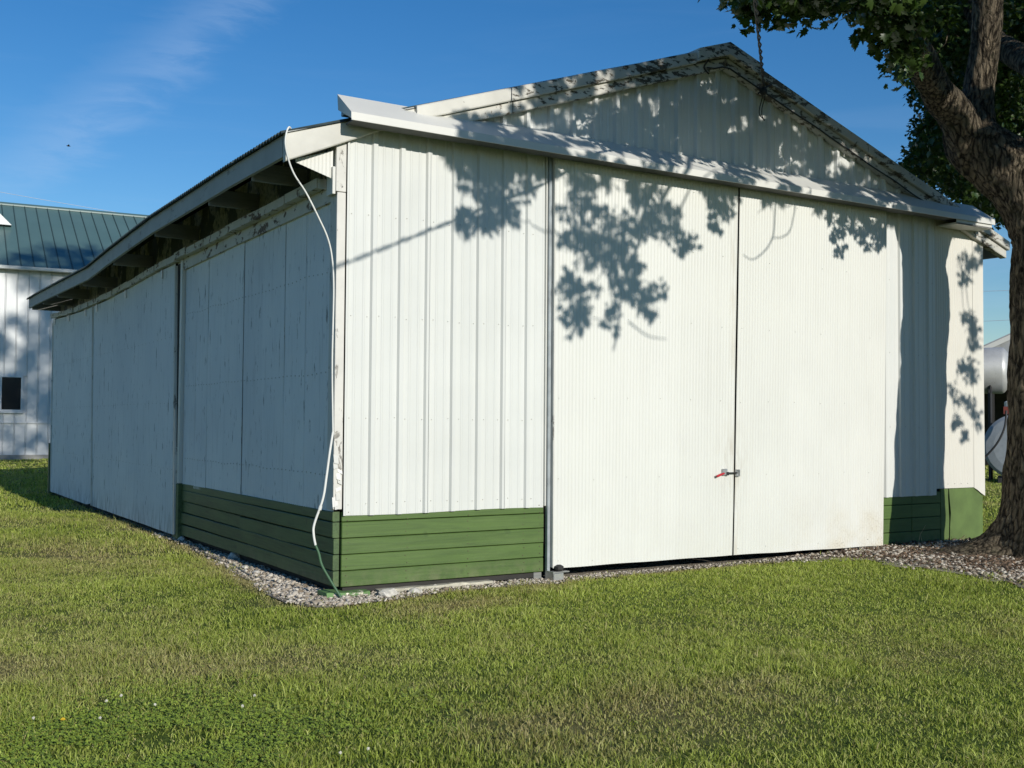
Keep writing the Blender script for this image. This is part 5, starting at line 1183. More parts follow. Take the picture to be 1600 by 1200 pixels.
for i in single:
    o = bpy.data.objects.new('leaf', lm[random.randrange(3)]); COL.objects.link(o); o.parent = tree
    mm = Matrix([[*(LR[i][r_] * LS[i]), LP[i][r_] - base_loc[r_]] for r_ in range(3)] + [[0, 0, 0, 1]])
    o.matrix_local = mm
# twigs join every clump to the nearest limb or twig
NP = np.array([tuple(q) for q, r in nodes]); NRr = np.array([r for q, r in nodes])
keep = NP[:, 2] > 4.9; NP = NP[keep]; NRr = NRr[keep]
hid = np.array([above_view(q, 0.05) for q in NP])
order = sorted(range(len(clusters)), key=lambda k: np.min(np.linalg.norm(NP - np.array(clusters[k][0]), axis=1)))
PN = NP.copy(); PH = hid.copy(); PC = np.zeros(len(PN))
mb = MB()
for k in order:
    c_, vis = clusters[k]; c_ = np.array(c_)
    d = np.linalg.norm(PN - c_, axis=1) + 0.35 * PC
    if not vis: d = d + np.where(PH, 0, 50)
    j = int(np.argmin(d)); a = Vector(PN[j]); b = Vector(c_); L = (b - a).length
    if L < 0.02: continue
    side = Vector((random.uniform(-1, 1), random.uniform(-1, 1), random.uniform(-.2, 1))) * L * 0.10
    pts = [a, a.lerp(b, 0.35) + side, a.lerp(b, 0.7) + side * 0.8, b]
    r0 = min(0.006 + 0.010 * L, 0.035)
    mb.tube(pts, [r0, r0 * 0.75, r0 * 0.55, 0.003], 5, False)
    new = np.array([tuple(p) for p in pts[1:]])
    PN = np.vstack([PN, new]); PH = np.concatenate([PH, [above_view(p, 0.02) for p in pts[1:]]]); PC = np.concatenate([PC, np.full(3, PC[j] + L)])
# bare twigs whose shadows fall on the right door and below the clumps
def from_wall(pts, tt, r0, r1, sides=6):
    P = smooth_path([Vector((x, -0.12, z)) + SUN_DIR * tt for x, z in pts], 5)
    mb.tube(P, list(np.linspace(r0, r1, len(P))), sides, False)
from_wall([(5.12, 4.12), (5.10, 3.85), (5.08, 3.65), (5.0, 3.5), (4.86, 3.38), (4.74, 3.33), (4.62, 3.37)], 4.3, 0.012, 0.005)
from_wall([(5.43, 4.12), (5.40, 3.9), (5.33, 3.7), (5.2, 3.62), (5.08, 3.60), (5.02, 3.52)], 4.3, 0.010, 0.004)
from_wall([(5.43, 4.05), (5.3, 3.98), (5.1, 3.99), (4.95, 3.93), (4.83, 3.85)], 4.3, 0.008, 0.003)
from_wall([(4.1, 4.6), (3.75, 4.2), (3.55, 3.95), (3.42, 3.72), (3.2, 3.4), (2.98, 2.9), (2.92, 2.5), (2.86, 2.25)], 5.9, 0.034, 0.010, 8)
from_wall([(2.98, 2.62), (2.80, 2.55), (2.66, 2.50)], 5.9, 0.012, 0.006)
from_wall([(3.05, 2.55), (3.3, 2.42), (3.55, 2.40)], 5.9, 0.010, 0.004)
mb.build('twigs', M['bark'], tree, True, 'stuff')

# ------------------------------------------------------------------ barn behind, left
th = R(-4); be = Vector((math.cos(th), math.sin(th), 0)); bn = Vector((-be.y, be.x, 0)); BO = Vector((2.24, 36.3, 0))
def bp(s, d, z): return BO + be * s + bn * d + Vector((0, 0, z))
barn = thing('barn', tuple(BO), 'white ribbed barn with a dark green metal roof behind the shed', 'barn')
M['barn_wall'] = steel('barn_white_steel', (0.66, 0.67, 0.66), 0.45, 0.02, 0.05)
t = NT('green_barn_roof')
n1 = t.noise((1, 1, 1), 0.6, 3)
t.color(t.mix(t.rng(n1, 0.3, 0.7), (0.085, 0.150, 0.140), (0.100, 0.172, 0.160))); t.rough(0.38); t.b.inputs['Specular IOR Level'].default_value = 0.4
M['barn_roof'] = t.m
M['glass'] = plain('dark_window_glass', (0.012, 0.012, 0.013), 0.12)
M['roof_seam'] = plain('roof_rib_green', (0.045, 0.080, 0.078), 0.5)
S0, S1, EZ, RD, RZ = -12.0, 15.0, 7.42, 7.0, 10.92
MB().prism([(0.05, 0.1), (2 * RD - 0.05, 0.1), (2 * RD - 0.05, EZ), (RD, RZ - 0.1), (0.05, EZ)], bn, (0, 0, 1), be * (S1 - S0 - 0.1), bp(S0 + 0.05, 0, 0)).build('barn_frame', M['barn_wall'], barn)
pw = 0.40
k = 0; s = S0
def wall_panel(s0, s1, z0, z1):
    mb = MB()
    mb.prism([(0, 0), (s1 - s0 - 0.055, 0), (s1 - s0 - 0.055, 0.02), (0, 0.02)], be, -bn, (0, 0, z1 - z0), bp(s0, 0.02, z0))
    mb.prism([(s1 - s0 - 0.055, 0), (s1 - s0 - 0.004, 0), (s1 - s0 - 0.018, 0.045), (s1 - s0 - 0.041, 0.045)], be, -bn, (0, 0, z1 - z0), bp(s0, 0.02, z0))
    return mb.build('wall_panel', M['barn_wall'], barn)
WL, WR, WB, WT = -1.85, -0.22, 1.90, 3.13
while s < S1 - 1e-3:
    e = s + pw
    if s >= -6 and s < 4:
        wall_panel(s, e, 0.18, 1.395)
        if e <= WL - 0.0 or s >= WR - 0.05: wall_panel(s, e, 1.41, EZ)
        else:
            wall_panel(s, e, 1.41, WB - 0.10); wall_panel(s, e, WT + 0.06, EZ)
    else:
        wall_panel(s, e, 0.18, EZ)
    s = e
MB().prism([(0, 0), (10.0, 0), (10.0, 0.03), (0, 0.03)], be, -bn, (0, 0, 0.035), bp(-6, -0.02, 1.385)).build('wall_ledge', M['barn_wall'], barn)
MB().prism([(0, 0), (S1 - S0, 0), (S1 - S0, 0.05), (0, 0.05)], be, -bn, (0, 0, 0.24), bp(S0, 0.0, -0.06)).build('skirt_board', plain('weathered_skirt', (0.30, 0.29, 0.26), 0.8), barn)
wf = MB()
for (a, b, z0, z1) in ((WL - 0.06, WR + 0.06, WB - 0.08, WB), (WL - 0.06, WR + 0.06, WT, WT + 0.06), (WL - 0.06, WL, WB, WT), (WR, WR + 0.06, WB, WT)):
    wf.prism([(0, 0), (b - a, 0), (b - a, 0.07), (0, 0.07)], be, -bn, (0, 0, z1 - z0), bp(a, 0.0, z0))
wo = wf.build('window', M['barn_wall'], barn)
wm = WR - 0.70
MB().prism([(0, 0), (0.07, 0), (0.07, 0.06), (0, 0.06)], be, -bn, (0, 0, WT - WB), bp(wm - 0.035, 0.0, WB)).build('window_mullion', M['barn_wall'], wo)
for a, b in ((WL + 0.002, wm - 0.037), (wm + 0.037, WR - 0.002)):
    MB().prism([(0, 0), (b - a, 0), (b - a, 0.015), (0, 0.015)], be, -bn, (0, 0, WT - WB), bp(a, 0.018, WB)).build('window_pane', M['glass'], wo)
MB().prism([(0, 0), (WR - WL + 0.2, 0), (WR - WL + 0.2, 0.10), (0, 0.10)], be, -bn, (0, 0, 0.05), bp(WL - 0.1, 0.0, WB - 0.135)).build('window_sill', M['barn_wall'], wo)
# barn roof sheets
slope_v = bn * RD + Vector((0, 0, RZ - EZ)); OV = 0.28
down_v = slope_v * (-OV / RD)
s = S0 - 0.3
nrm = slope_v.cross(be).normalized(); nrm = nrm if nrm.z > 0 else -nrm
while s < S1 + 0.3:
    e = min(s + 0.46, S1 + 0.3)
    mb = MB(); org = bp(s, 0, EZ + 0.06) + down_v
    mb.prism([(0, 0), (e - s - 0.004, 0), (e - s - 0.004, 0.02), (0, 0.02)], be, nrm, slope_v - down_v, org)
    o = mb.build('roof_sheet', M['barn_roof'], barn)
    mb = MB(); mb.prism([(0.0, 0.021), (0.045, 0.021), (0.034, 0.06), (0.011, 0.06)], be, nrm, slope_v - down_v, org)
    mb.build('roof_rib', M['roof_seam'], o)
    s = e
slope_b = -bn * RD + Vector((0, 0, RZ - EZ)); nb = be.cross(slope_b).normalized(); nb = nb if nb.z > 0 else -nb
MB().prism([(0, 0), (S1 - S0 + 0.6, 0), (S1 - S0 + 0.6, 0.03), (0, 0.03)], be, nb, slope_b * (1 + OV / RD), bp(S0 - 0.3, 2 * RD, EZ + 0.06) - slope_b * (OV / RD)).build('rear_roof', M['barn_roof'], barn)
MB().prism([(-0.2, -0.06), (0, 0.05), (0.2, -0.06), (0.2, 0.0), (0, 0.11), (-0.2, 0.0)], bn, (0, 0, 1), be * (S1 - S0 + 0.6), bp(S0 - 0.3, RD, RZ + 0.06)).build('ridge_cap', M['barn_roof'], barn)
MB().prism([(0.03, 0), (0.0, 0.13), (0.16, 0.13), (0.14, 0.02), (0.10, 0.0)], -bn, (0, 0, 1), be * (S1 - S0 + 0.5), bp(S0 - 0.25, -OV + 0.02, EZ - 0.20)).build('gutter', M['barn_wall'], barn)
MB().prism([(0.0, 0), (OV, 0), (OV, 0.02), (0, 0.02)], -bn, (0, 0, 1), be * (S1 - S0 + 0.5), bp(S0 - 0.25, 0.0, EZ - 0.10)).build('soffit', M['barn_wall'], barn)
mb = MB(); pz = 0.62
org = bp(-1.75, RD * 0.60, EZ + 0.06 + (RZ - EZ) * 0.60)
mb.prism([(0, 0), (1.25, 0), (0.62, 0.62)], be, (0, 0, 1), bn * 1.3, org - bn * 0.35)
mb.build('roof_dormer', M['barn_wall'], barn)

# ------------------------------------------------------------------ open shed, fuel tanks at the right behind
vx = Vector((0.568, -0.823, 0)); vy = Vector((0.823, 0.568, 0)); RO = Vector((CAM.x, CAM.y, 0)) + vy * 33
def rp(u, d, z): return RO + vx * u + vy * d + Vector((0, 0, z))
M['grey_roof'] = plain('grey_sheet_metal', (0.36, 0.37, 0.38), 0.55, 0.2, 0.1, 3)
ms_ = thing('open_shed', tuple(rp(2, 8, 0)), 'grey metal shed with white rake trim and a dark open front behind the tanks', 'shed')
def hz(u): return 3.70 + 0.44 * (u + 0.26) * 1.0
W0, W1, AP = -6.0, 12.0, 3.0
def gz_(u): return 4.25 + 0.47 * (3.0 - abs(u - AP))
for a in np.arange(W0, W1, 0.9):
    b = min(a + 0.895, W1)
    mb = MB(); mb.prism([(a, 3.15), (b, 3.15), (b, gz_(b)), (a, gz_(a))] if not (a < AP < b) else [(a, 3.15), (b, 3.15), (b, gz_(b)), (AP, gz_(AP)), (a, gz_(a))], vx, (0, 0, 1), vy * 0.06, RO + vy * 8)
    mb.build('gable_panel', M['grey_roof'], ms_)
for sgn, a, b in ((-1, W0 - 0.4, AP), (1, AP, W1 + 0.4)):
    p = rp(a, 7.9, gz_(a) + 0.06); q = rp(b, 7.9, gz_(b) + 0.06)
    MB().bar(p, q, 0.12, 0.16).build('rake_trim', M['trim'], ms_)
    e = rp(a, 7.9, gz_(a) + 0.16); f = rp(b, 7.9, gz_(b) + 0.16)
    mb = MB(); mb.add([e, f, f + vy * 14, e + vy * 14] + [v_ + Vector((0, 0, 0.04)) for v_ in (e, f, f + vy * 14, e + vy * 14)], [(0, 1, 2, 3), (4, 5, 6, 7), (0, 1, 5, 4), (1, 2, 6, 5), (2, 3, 7, 6), (3, 0, 4, 7)])
    mb.build('roof_slope', M['grey_roof'], ms_)
for u in (W0, W1):
    mb = MB(); mb.prism([(u - 0.05, 0.0), (u + 0.05, 0.0), (u + 0.05, gz_(u)), (u - 0.05, gz_(u))], vx, (0, 0, 1), vy * 13.5, RO + vy * 8.1); mb.build('side_wall', M['grey_roof'], ms_)
mb = MB(); mb.prism([(W0, 0.0), (W1, 0.0), (W1, gz_(W1)), (AP, gz_(AP)), (W0, gz_(W0))], vx, (0, 0, 1), vy * 0.1, RO + vy * 21.6); mb.build('rear_wall', M['dark'], ms_)
for u in (-3.0, 0.0, 3.0, 6.0, 9.0):
    MB().box((0, 0, 0), (0.01, 0.01, 0.01)) ; mb = MB(); mb.prism([(u - 0.08, 0), (u + 0.08, 0), (u + 0.08, 3.2), (u - 0.08, 3.2)], vx, (0, 0, 1), vy * 0.16, RO + vy * 8.1); mb.build('post', M['dark'], ms_)
mb = MB(); mb.prism([(W0, 0.012), (W1, 0.012), (W1, 2.9), (W0, 2.9)], vx, (0, 0, 1), vy * 0.1, RO + vy * 12.5); mb.build('interior_shade_sheet', plain('painted_interior_shade', (0.035, 0.034, 0.03), 0.95, 0, 0.5, 2), ms_)  # dark sheet, its colour stands in for shade inside the open front

t = NT('weathered_tank_paint')
n1 = t.noise((1, 1, 1), 2.0, 5); n2 = t.noise((1, 1, 1), 30, 3)
c = t.mix(t.rng(n1, 0.35, 0.65), (0.50, 0.50, 0.48), (0.40, 0.40, 0.385))
c = t.mix(t.rng(n2, 0.62, 0.72, 0, 0.5), c, (0.18, 0.16, 0.13))
t.color(c); t.rough(0.5); t.b.inputs['Metallic'].default_value = 0.35
M['tank'] = t.m
M['tank_grey'] = plain('bluish_grey_tank', (0.30, 0.33, 0.36), 0.5, 0.1, 0.1)
tank = thing('fuel_tank', tuple(rp(-1.2, 0.6, 0)), 'pale grey horizontal fuel tank raised on dark steel legs beside the tree trunk', 'tank')
MB().lathe(rp(-3.2, 0.6, 3.10), vx, [(0, 0.25), (0.07, 0.5), (0.16, 0.64), (0.2, 0.655), (3.45, 0.655), (3.52, 0.63), (3.62, 0.50), (3.68, 0.25)], 40).build('tank_body', M['tank'], tank, True)
for u in (-2.7, -0.05):
    for d in (0.15, 1.05):
        MB().bar(rp(u, d, 0), rp(u, d, 2.7), 0.08, 0.08, (1, 0, 0)).build('stand_leg', M['black'], tank)
    MB().bar(rp(u, 0.1, 2.50), rp(u, 1.1, 2.50), 0.08, 0.10).build('stand_beam', M['black'], tank)
low_t = thing('storage_tank', tuple(rp(0.6, -0.9, 0)), 'bluish grey round-ended tank lying low behind the tree trunk', 'tank')
MB().lathe(rp(0.62, -0.95, 0.98), vy + vx * 0.15, [(0, 0.60), (0.03, 0.80), (0.08, 0.88), (1.5, 0.88), (1.6, 0.6)], 44).build('tank_body', M['tank_grey'], low_t, False)
for u in (0.2, 1.0):
    MB().bar(rp(u, -0.95, 0.07), rp(u, 0.7, 0.07), 0.14, 0.14).build('skid', M['black'], low_t)
MB().tube(smooth_path([rp(0.35, -1.02, 1.95), rp(0.30, -1.08, 1.5), rp(0.10, -1.1, 1.05), rp(-0.25, -1.05, 0.62)]), 0.028, 8).build('hose', M['black'], low_t, True)
pump = thing('fuel_pump', tuple(rp(0.42, -0.75, 0)), 'small red fuel pump with white cap above the low grey tank', 'pump')
MB().prism([(0.28, 1.86), (0.56, 1.86), (0.56, 2.06), (0.28, 2.06)], vx, (0, 0, 1), vy * 0.2, RO + vy * -0.85).build('pump_body', plain('dull_red', (0.16, 0.035, 0.025), 0.5), pump)
MB().lathe(rp(0.42, -0.75, 2.062), (0, 0, 1), [(0, 0.12), (0.12, 0.12), (0.16, 0.05)], 14).build('pump_cap', M['trim'], pump)

# ------------------------------------------------------------------ overhead lines and a bird
M['line'] = plain('pale_power_line', (0.42, 0.46, 0.52), 0.4)
def line(a, b, lbl, sag):
    a = Vector(a); b = Vector(b); d = b - a
    P = []
    for k in range(61):
        u = -1.2 + 3.4 * k / 60
        P.append(a + d * u + Vector((0, 0, sag * (u * (u - 1)))))
    o = MB().tube(P, 0.011, 5).build('power_line', M['line'], None, True)
    return tag(o, lbl, 'power line', 'power lines against the sky')
line((2.562, 49.742, 12.739), (9.1, 48.795, 12.075), 'thin pale power line sloping above the green barn roof', 0.06)
line((45.118, 25.346, 8.354), (45.802, 24.353, 8.335), 'higher of two thin power lines right of the shed corner', 0.003)
line((45.237, 25.444, 6.844), (45.919, 24.447, 6.87), 'lower of two thin power lines right of the shed corner', 0.003)
mb = MB(); bc = Vector((5.528, 48.809, 15.247))
mb.lathe(bc - Vector((0.17, 0.02, 0)), (1, 0.1, 0), [(0, 0.01), (0.08, 0.05), (0.2, 0.055), (0.3, 0.02), (0.36, 0.005)], 8)
for sg in (-1, 1):
    mb.add([bc + Vector(v_) for v_ in ((-0.05, 0, 0.02), (0.09, 0, 0.02), (0.02, sg * 0.16, 0.10), (-0.03, sg * 0.32, 0.04), (-0.06, sg * 0.16, 0.08))] + [bc + Vector(v_) for v_ in ((-0.05, 0, 0.0), (0.09, 0, 0.0), (0.02, sg * 0.16, 0.09), (-0.03, sg * 0.32, 0.03), (-0.06, sg * 0.16, 0.07))],
           [(0, 1, 2, 3, 4), (9, 8, 7, 6, 5), (0, 1, 6, 5), (1, 2, 7, 6), (2, 3, 8, 7), (3, 4, 9, 8), (4, 0, 5, 9)])
mb.v = [tuple(bc + (Vector(q) - bc) * 0.6) for q in mb.v]
tag(mb.build('bird', M['black'], None), 'tiny dark bird flying in the blue sky over the barn', 'bird')

# ------------------------------------------------------------------ stones and gravel
def stone_mesh(seed, sub=1):
    import bmesh
    bm = bmesh.new(); bmesh.ops.create_icosphere(bm, subdivisions=sub, radius=1)
    for v_ in bm.verts:
        n_ = mnoise.noise(v_.co * 1.4 + Vector((seed * 3.7, seed, 0)))
        v_.co *= 1 + 0.45 * n_; v_.co.z *= 0.65
    me = bpy.data.meshes.new('stone'); bm.to_mesh(me); bm.free(); return me
for k, (x, y, r, lab) in enumerate(((0.0, 2.93, 0.07, 'pale broken rock wedged under the side skirt boards'), (-0.17, 2.06, 0.035, 'small white stone in the shade line beside the side skirt'), (-0.20, 1.62, 0.03, 'small white stone nearest the middle of the side gravel strip'),
                               (0.35, -0.24, 0.075, 'broad pale stone right of the green corner footing'), (-0.05, 4.95, 0.055, 'white stone at the foot of the side door jamb'), (0.62, -0.22, 0.05, 'tan stone under the front skirt boards'))):
    me = stone_mesh(k + 1, 2); me.materials.append(M['stone'])
    o = bpy.data.objects.new('stone', me); COL.objects.link(o); o.location = (x, y, 0.03); o.scale = (r * 1.3, r, r); o.rotation_euler = (0, 0, k * 1.1)
    tag(o, lab, 'stone', 'loose stones along the shed')

octv = np.array([(1, 0, 0), (-1, 0, 0), (0, 1, 0), (0, -1, 0), (0, 0, 1), (0, 0, -1), (0.62, 0.62, 0.5), (-0.62, 0.62, 0.5), (-0.62, -0.62, 0.5), (0.62, -0.62, 0.5)])
octt = np.array([(4, 6, 7), (4, 7, 8), (4, 8, 9), (4, 9, 6), (0, 2, 6), (2, 1, 7), (1, 3, 8), (3, 0, 9), (6, 2, 7), (7, 1, 8), (8, 3, 9), (9, 0, 6), (0, 5, 2), (2, 5, 1), (1, 5, 3), (3, 5, 0)])
def scatter(n, box, keep, rmin, rmax):
    X = rng.uniform(box[0], box[1], n); Y = rng.uniform(box[2], box[3], n)
    k = keep(X, Y); X = X[k]; Y = Y[k]
    return X, Y, rmin + (rmax - rmin) * rng.random(len(X)) ** 3
def chips(X, Y, Rr, flat, stretch):
    n = len(X); a = rng.uniform(0, 6.28, n); ca, sa = np.cos(a), np.sin(a)
    sc = np.stack([Rr * rng.uniform(1, stretch, n), Rr * rng.uniform(.6, 1.1, n), Rr * flat * rng.uniform(.6, 1.1, n)], 1)
    V = octv[None] * (1 + rng.uniform(-.22, .22, (n, len(octv), 1))) * sc[:, None, :]
    tl = rng.normal(0, .35, n)[:, None]
    z = V[:, :, 2] + V[:, :, 0] * np.sin(tl)
    x = V[:, :, 0] * ca[:, None] - V[:, :, 1] * sa[:, None] + X[:, None]
    y = V[:, :, 0] * sa[:, None] + V[:, :, 1] * ca[:, None] + Y[:, None]
    z = z + (ground_z(X, Y) + 0.016 + Rr * flat * 0.25)[:, None]
    return np.stack([x, y, z], 2).reshape(-1, 3), (octt[None] + (np.arange(n) * len(octv))[:, None, None]).reshape(-1, 3)
def in_bed(X, Y): return in_poly(BED, X, Y) & ~((X > 0.02) & (Y > 0.02) & (X < 8.88))
def strip_keep(X, Y):
    ed = edge_dist(X, Y); J = np.where(X > 4.8, 0.10, 0.025)
    return in_bed(X + rng.normal(0, 1, len(X)) * J, Y + rng.normal(0, 1, len(X)) * J) & ~((X > 0.02) & (Y > 0.02)) & (rng.random(len(X)) < np.clip(0.12 + ed / 0.22, 0, 1)) & (rng.random(len(X)) < np.where(X > 5.4, 0.28 + 0.5 * (fbm(X * 2.2, Y * 2.2) > .5), 1))
t = NT('gravel_stone')
q = t.n.new('ShaderNodeAttribute'); q.attribute_name = 'tint'
c = t.mix(q.outputs['Fac'], (0.21, 0.165, 0.115), (0.58, 0.525, 0.44)); t.color(c); t.rough(0.9)
M['gravel'] = t.m
XA, YA, RA = scatter(9000, (-0.65, 0.05, -0.6, 6.0), strip_keep, 0.006, 0.026)
XB, YB, RB_ = scatter(9000, (-0.4, 5.6, -0.58, 0.02), strip_keep, 0.006, 0.020)
XC, YC, RC = scatter(17000, (5.2, 9.6, -3.9, 0.02), lambda X, Y: strip_keep(X, Y), 0.008, 0.028)
XE, YE, RE_ = scatter(420, (-0.55, 1.0, -0.55, 1.6), strip_keep, 0.018, 0.045)
X = np.concatenate([XA, XB, XC, XE]); Y = np.concatenate([YA, YB, YC, YE]); RR_ = np.concatenate([RA, RB_, RC, RE_])
V, T = chips(X, Y, RR_, 0.75, 1.2)
tint = np.repeat(np.clip(rng.normal(0.55, 0.33, len(X)), 0, 1), len(octv))
o = bpy.data.objects.new('gravel', np_mesh('gravel', V, T, M['gravel'], {'tint': tint})); COL.objects.link(o); o['kind'] = 'stuff'
t = NT('bark_mulch')
q = t.n.new('ShaderNodeAttribute'); q.attribute_name = 'tint'
c = t.mix(q.outputs['Fac'], (0.07, 0.045, 0.03), (0.23, 0.155, 0.10)); t.color(c); t.rough(0.95)
XD, YD, RD_ = scatter(17000, (5.3, 9.6, -3.9, 0.02), lambda X, Y: in_bed(X, Y) & (rng.random(len(X)) < np.clip(edge_dist(X, Y) / 0.5, .1, 1)), 0.010, 0.030)
V, T = chips(XD, YD, RD_, 0.25, 3.2)
o = bpy.data.objects.new('mulch_litter', np_mesh('mulch_litter', V, T, t.m, {'tint': np.repeat(rng.random(len(XD)), len(octv))})); COL.objects.link(o); o['kind'] = 'stuff'
# dry stalks by the right skirt
for k, (x, y, h, lean) in enumerate(((7.42, -0.18, 0.24, 0.10), (7.48, -0.2, 0.16, -0.06))):
    z0 = float(ground_z(x, y))
    o = MB().tube([(x, y, z0), (x + lean * .4, y, z0 + h * .5), (x + lean * 1.2, y - .02, z0 + h)], [0.004, 0.003, 0.002], 5).build('dry_stalk', plain('dry_stalk_tan', (0.35, 0.28, 0.17), 0.9), None)
    tag(o, ('tall leaning dry stalk in the trunk shadow by the right green skirt', 'short dry stalk in the trunk shadow by the right green skirt')[k], 'plant')

# ------------------------------------------------------------------ grass
fx, fy = fwd.x / math.hypot(fwd.x, fwd.y), fwd.y / math.hypot(fwd.x, fwd.y)
def blades(n_per_m2, d0, d1, hmin, hmax, width):
    d1e = d1 + 0.0
    half = 0.62
    n = int(n_per_m2 * half * (d1 ** 2 - d0 ** 2))
    d = np.sqrt(rng.uniform(d0 ** 2, d1 ** 2, n)); s_ = rng.uniform(-half, half, n) * d
    X = CAM.x + fx * d + fy * s_; Y = CAM.y + fy * d - fx * s_
    ed = edge_dist(X, Y)
    wb = np.where(X > 4.8, 0.42, 0.16) * (fbm(X * 5, Y * 5, 3) - 0.5)
    inside = in_poly(BED, X + wb, Y + wb)
    k = ~((X > -0.06) & (X < 9.0) & (Y > -0.02) & (Y < 15.6)) & (~inside | (rng.random(n) < np.where(X > 5.2, 0.03 + 0.5 * np.exp(-ed / 0.11), 0.85 * np.exp(-ed / 0.085))))
    clump = fbm(X * 9, Y * 9, 2)
    k &= rng.random(n) < np.clip(0.40 + 1.6 * (clump - 0.25), 0.25, 1)
    k &= np.hypot(X - 7.58, Y + 1.8) > 0.95
    X, Y = X[k], Y[k]; n = len(X)
    dry = dryness(X, Y)
    longer = np.clip(fbm(X * 1.3 + 60, Y * 1.3, 3) * 1.5, .5, 1.35) * np.where(fbm(X * 4.5 + 11, Y * 4.5 + 31, 2) > 0.66, 1.45, 1.0)
    h = rng.uniform(hmin, hmax, n) * longer * (1 - 0.25 * dry)
    stray = rng.random(n) < 0.022
    h = np.where(stray, h * 1.7, h)
    w = width * rng.uniform(.65, 1.35, n)
    return X, Y, h, w, dry, stray
GR = [blades(8200, 4.2, 8.0, 0.022, 0.050, 0.0050), blades(4800, 8.0, 12.0, 0.026, 0.054, 0.0060), blades(1500, 12.0, 18.0, 0.035, 0.07, 0.0085), blades(420, 18.0, 30.0, 0.04, 0.08, 0.017), blades(90, 30, 48, 0.05, 0.09, 0.04)]
X, Y, H, W, DRYV, STRAY = [np.concatenate([g[k] for g in GR]) for k in range(6)]
n = len(X)
az = rng.uniform(0, 2 * math.pi, n); face = rng.uniform(0, 2 * math.pi, n)
lean = np.abs(rng.normal(0.70, 0.45, n)) * H
cx, sx_ = np.cos(az), np.sin(az); wx, wy = np.cos(face) * W / 2, np.sin(face) * W / 2
Z = ground_z(X, Y) - 0.004
V = np.empty((n, 5, 3))
V[:, 0] = np.stack([X - wx, Y - wy, Z], 1); V[:, 1] = np.stack([X + wx, Y + wy, Z], 1)
mx, my, mz = X + cx * lean * .38, Y + sx_ * lean * .38, Z + H * .62
V[:, 2] = np.stack([mx - wx * .85, my - wy * .85, mz], 1); V[:, 3] = np.stack([mx + wx * .85, my + wy * .85, mz], 1)
V[:, 4] = np.stack([X + cx * lean, Y + sx_ * lean, Z + H * (1.0 - 0.12 * (lean / H))], 1)
TT = np.array([(0, 1, 3), (0, 3, 2), (2, 3, 4)])
T = (TT[None] + (np.arange(n) * 5)[:, None, None]).reshape(-1, 3)
dv = np.clip(DRYV + rng.normal(0, 0.22, n) + (rng.random(n) < 0.10) * 0.6, 0, 1)
bv = np.clip(rng.normal(0.46, 0.27, n) + 0.35 * STRAY + 0.5 * (fbm(X * 1.1 + 80, Y * 1.1) - 0.5), 0, 1)
t = NT('grass_blade')
qa = t.n.new('ShaderNodeAttribute'); qa.attribute_name = 'dry'
qb = t.n.new('ShaderNodeAttribute'); qb.attribute_name = 'bright'
g1 = t.mix(qb.outputs['Fac'], (0.185, 0.240, 0.024), (0.450, 0.520, 0.110))
g2 = t.mix(qb.outputs['Fac'], (0.260, 0.225, 0.085), (0.520, 0.450, 0.220))
c = t.mix(qa.outputs['Fac'], g1, g2)
t.color(c); t.rough(0.5); t.b.inputs['Specular IOR Level'].default_value = 0.3
tr = t.n.new('ShaderNodeBsdfTranslucent'); t.l.new(t.mix(1.0, c, (1.3, 1.35, 0.7), 'MULTIPLY'), tr.inputs['Color'])
ms = t.n.new('ShaderNodeMixShader'); ms.inputs[0].default_value = 0.30
t.l.new(t.b.outputs[0], ms.inputs[1]); t.l.new(tr.outputs[0], ms.inputs[2]); t.l.new(ms.outputs[0], t.out.inputs['Surface'])
M['grass'] = t.m
o = bpy.data.objects.new('grass', np_mesh('grass', V.reshape(-1, 3), T, t.m, {'dry': np.repeat(dv, 5), 'bright': np.repeat(bv, 5)})); COL.objects.link(o); o['kind'] = 'stuff'
print('grass blades', n, 'leaves', len(LP))

# clover patch near the camera, bottom left
def clover(n):
    X = rng.normal(-2.45, 0.62, n); Y = rng.normal(-3.75, 0.48, n)
    k = fbm(X * 2.2 + 9, Y * 2.2, 3) + rng.normal(0, .04, n) > 0.44
    return X[k], Y[k]
X, Y = clover(11000); n = len(X)
r = rng.uniform(0.0045, 0.0095, n); hz_ = rng.uniform(0.018, 0.048, n); a0 = rng.uniform(0, 6.28, n)
Vs = []; Ts = []; base = 0
disc = np.array([(0, 0, 0), (0.55, -0.5, .12), (1.05, -0.45, .2), (1.15, 0, .14), (1.05, 0.45, .2), (0.55, 0.5, .12)])
dt = np.array([(0, 1, 2), (0, 2, 3), (0, 3, 4), (0, 4, 5)])
for kk in range(3):
    a = a0 + kk * 2.094; ca, sa = np.cos(a), np.sin(a)
    tx = rng.normal(0, .25, n); ty = rng.normal(0, .25, n)
    lx = disc[None, :, 0] * r[:, None]; ly = disc[None, :, 1] * r[:, None]
    wx_ = lx * ca[:, None] - ly * sa[:, None]; wy_ = lx * sa[:, None] + ly * ca[:, None]
    wz_ = disc[None, :, 2] * r[:, None] + wx_ * tx[:, None] + wy_ * (ty[:, None] + 0.30)
    Vs.append(np.stack([wx_ + X[:, None], wy_ + Y[:, None], wz_ + (ground_z(X, Y) + hz_)[:, None]], 2).reshape(-1, 3))
    Ts.append((dt[None] + (np.arange(n) * 6)[:, None, None]).reshape(-1, 3) + base); base += n * 6
t = NT('clover_leaf')
q = t.n.new('ShaderNodeAttribute'); q.attribute_name = 'tint'
c = t.mix(q.outputs['Fac'], (0.110, 0.165, 0.016), (0.25, 0.33, 0.040)); t.color(c); t.rough(0.55)
Vc = np.concatenate(Vs); Tc = np.concatenate(Ts)
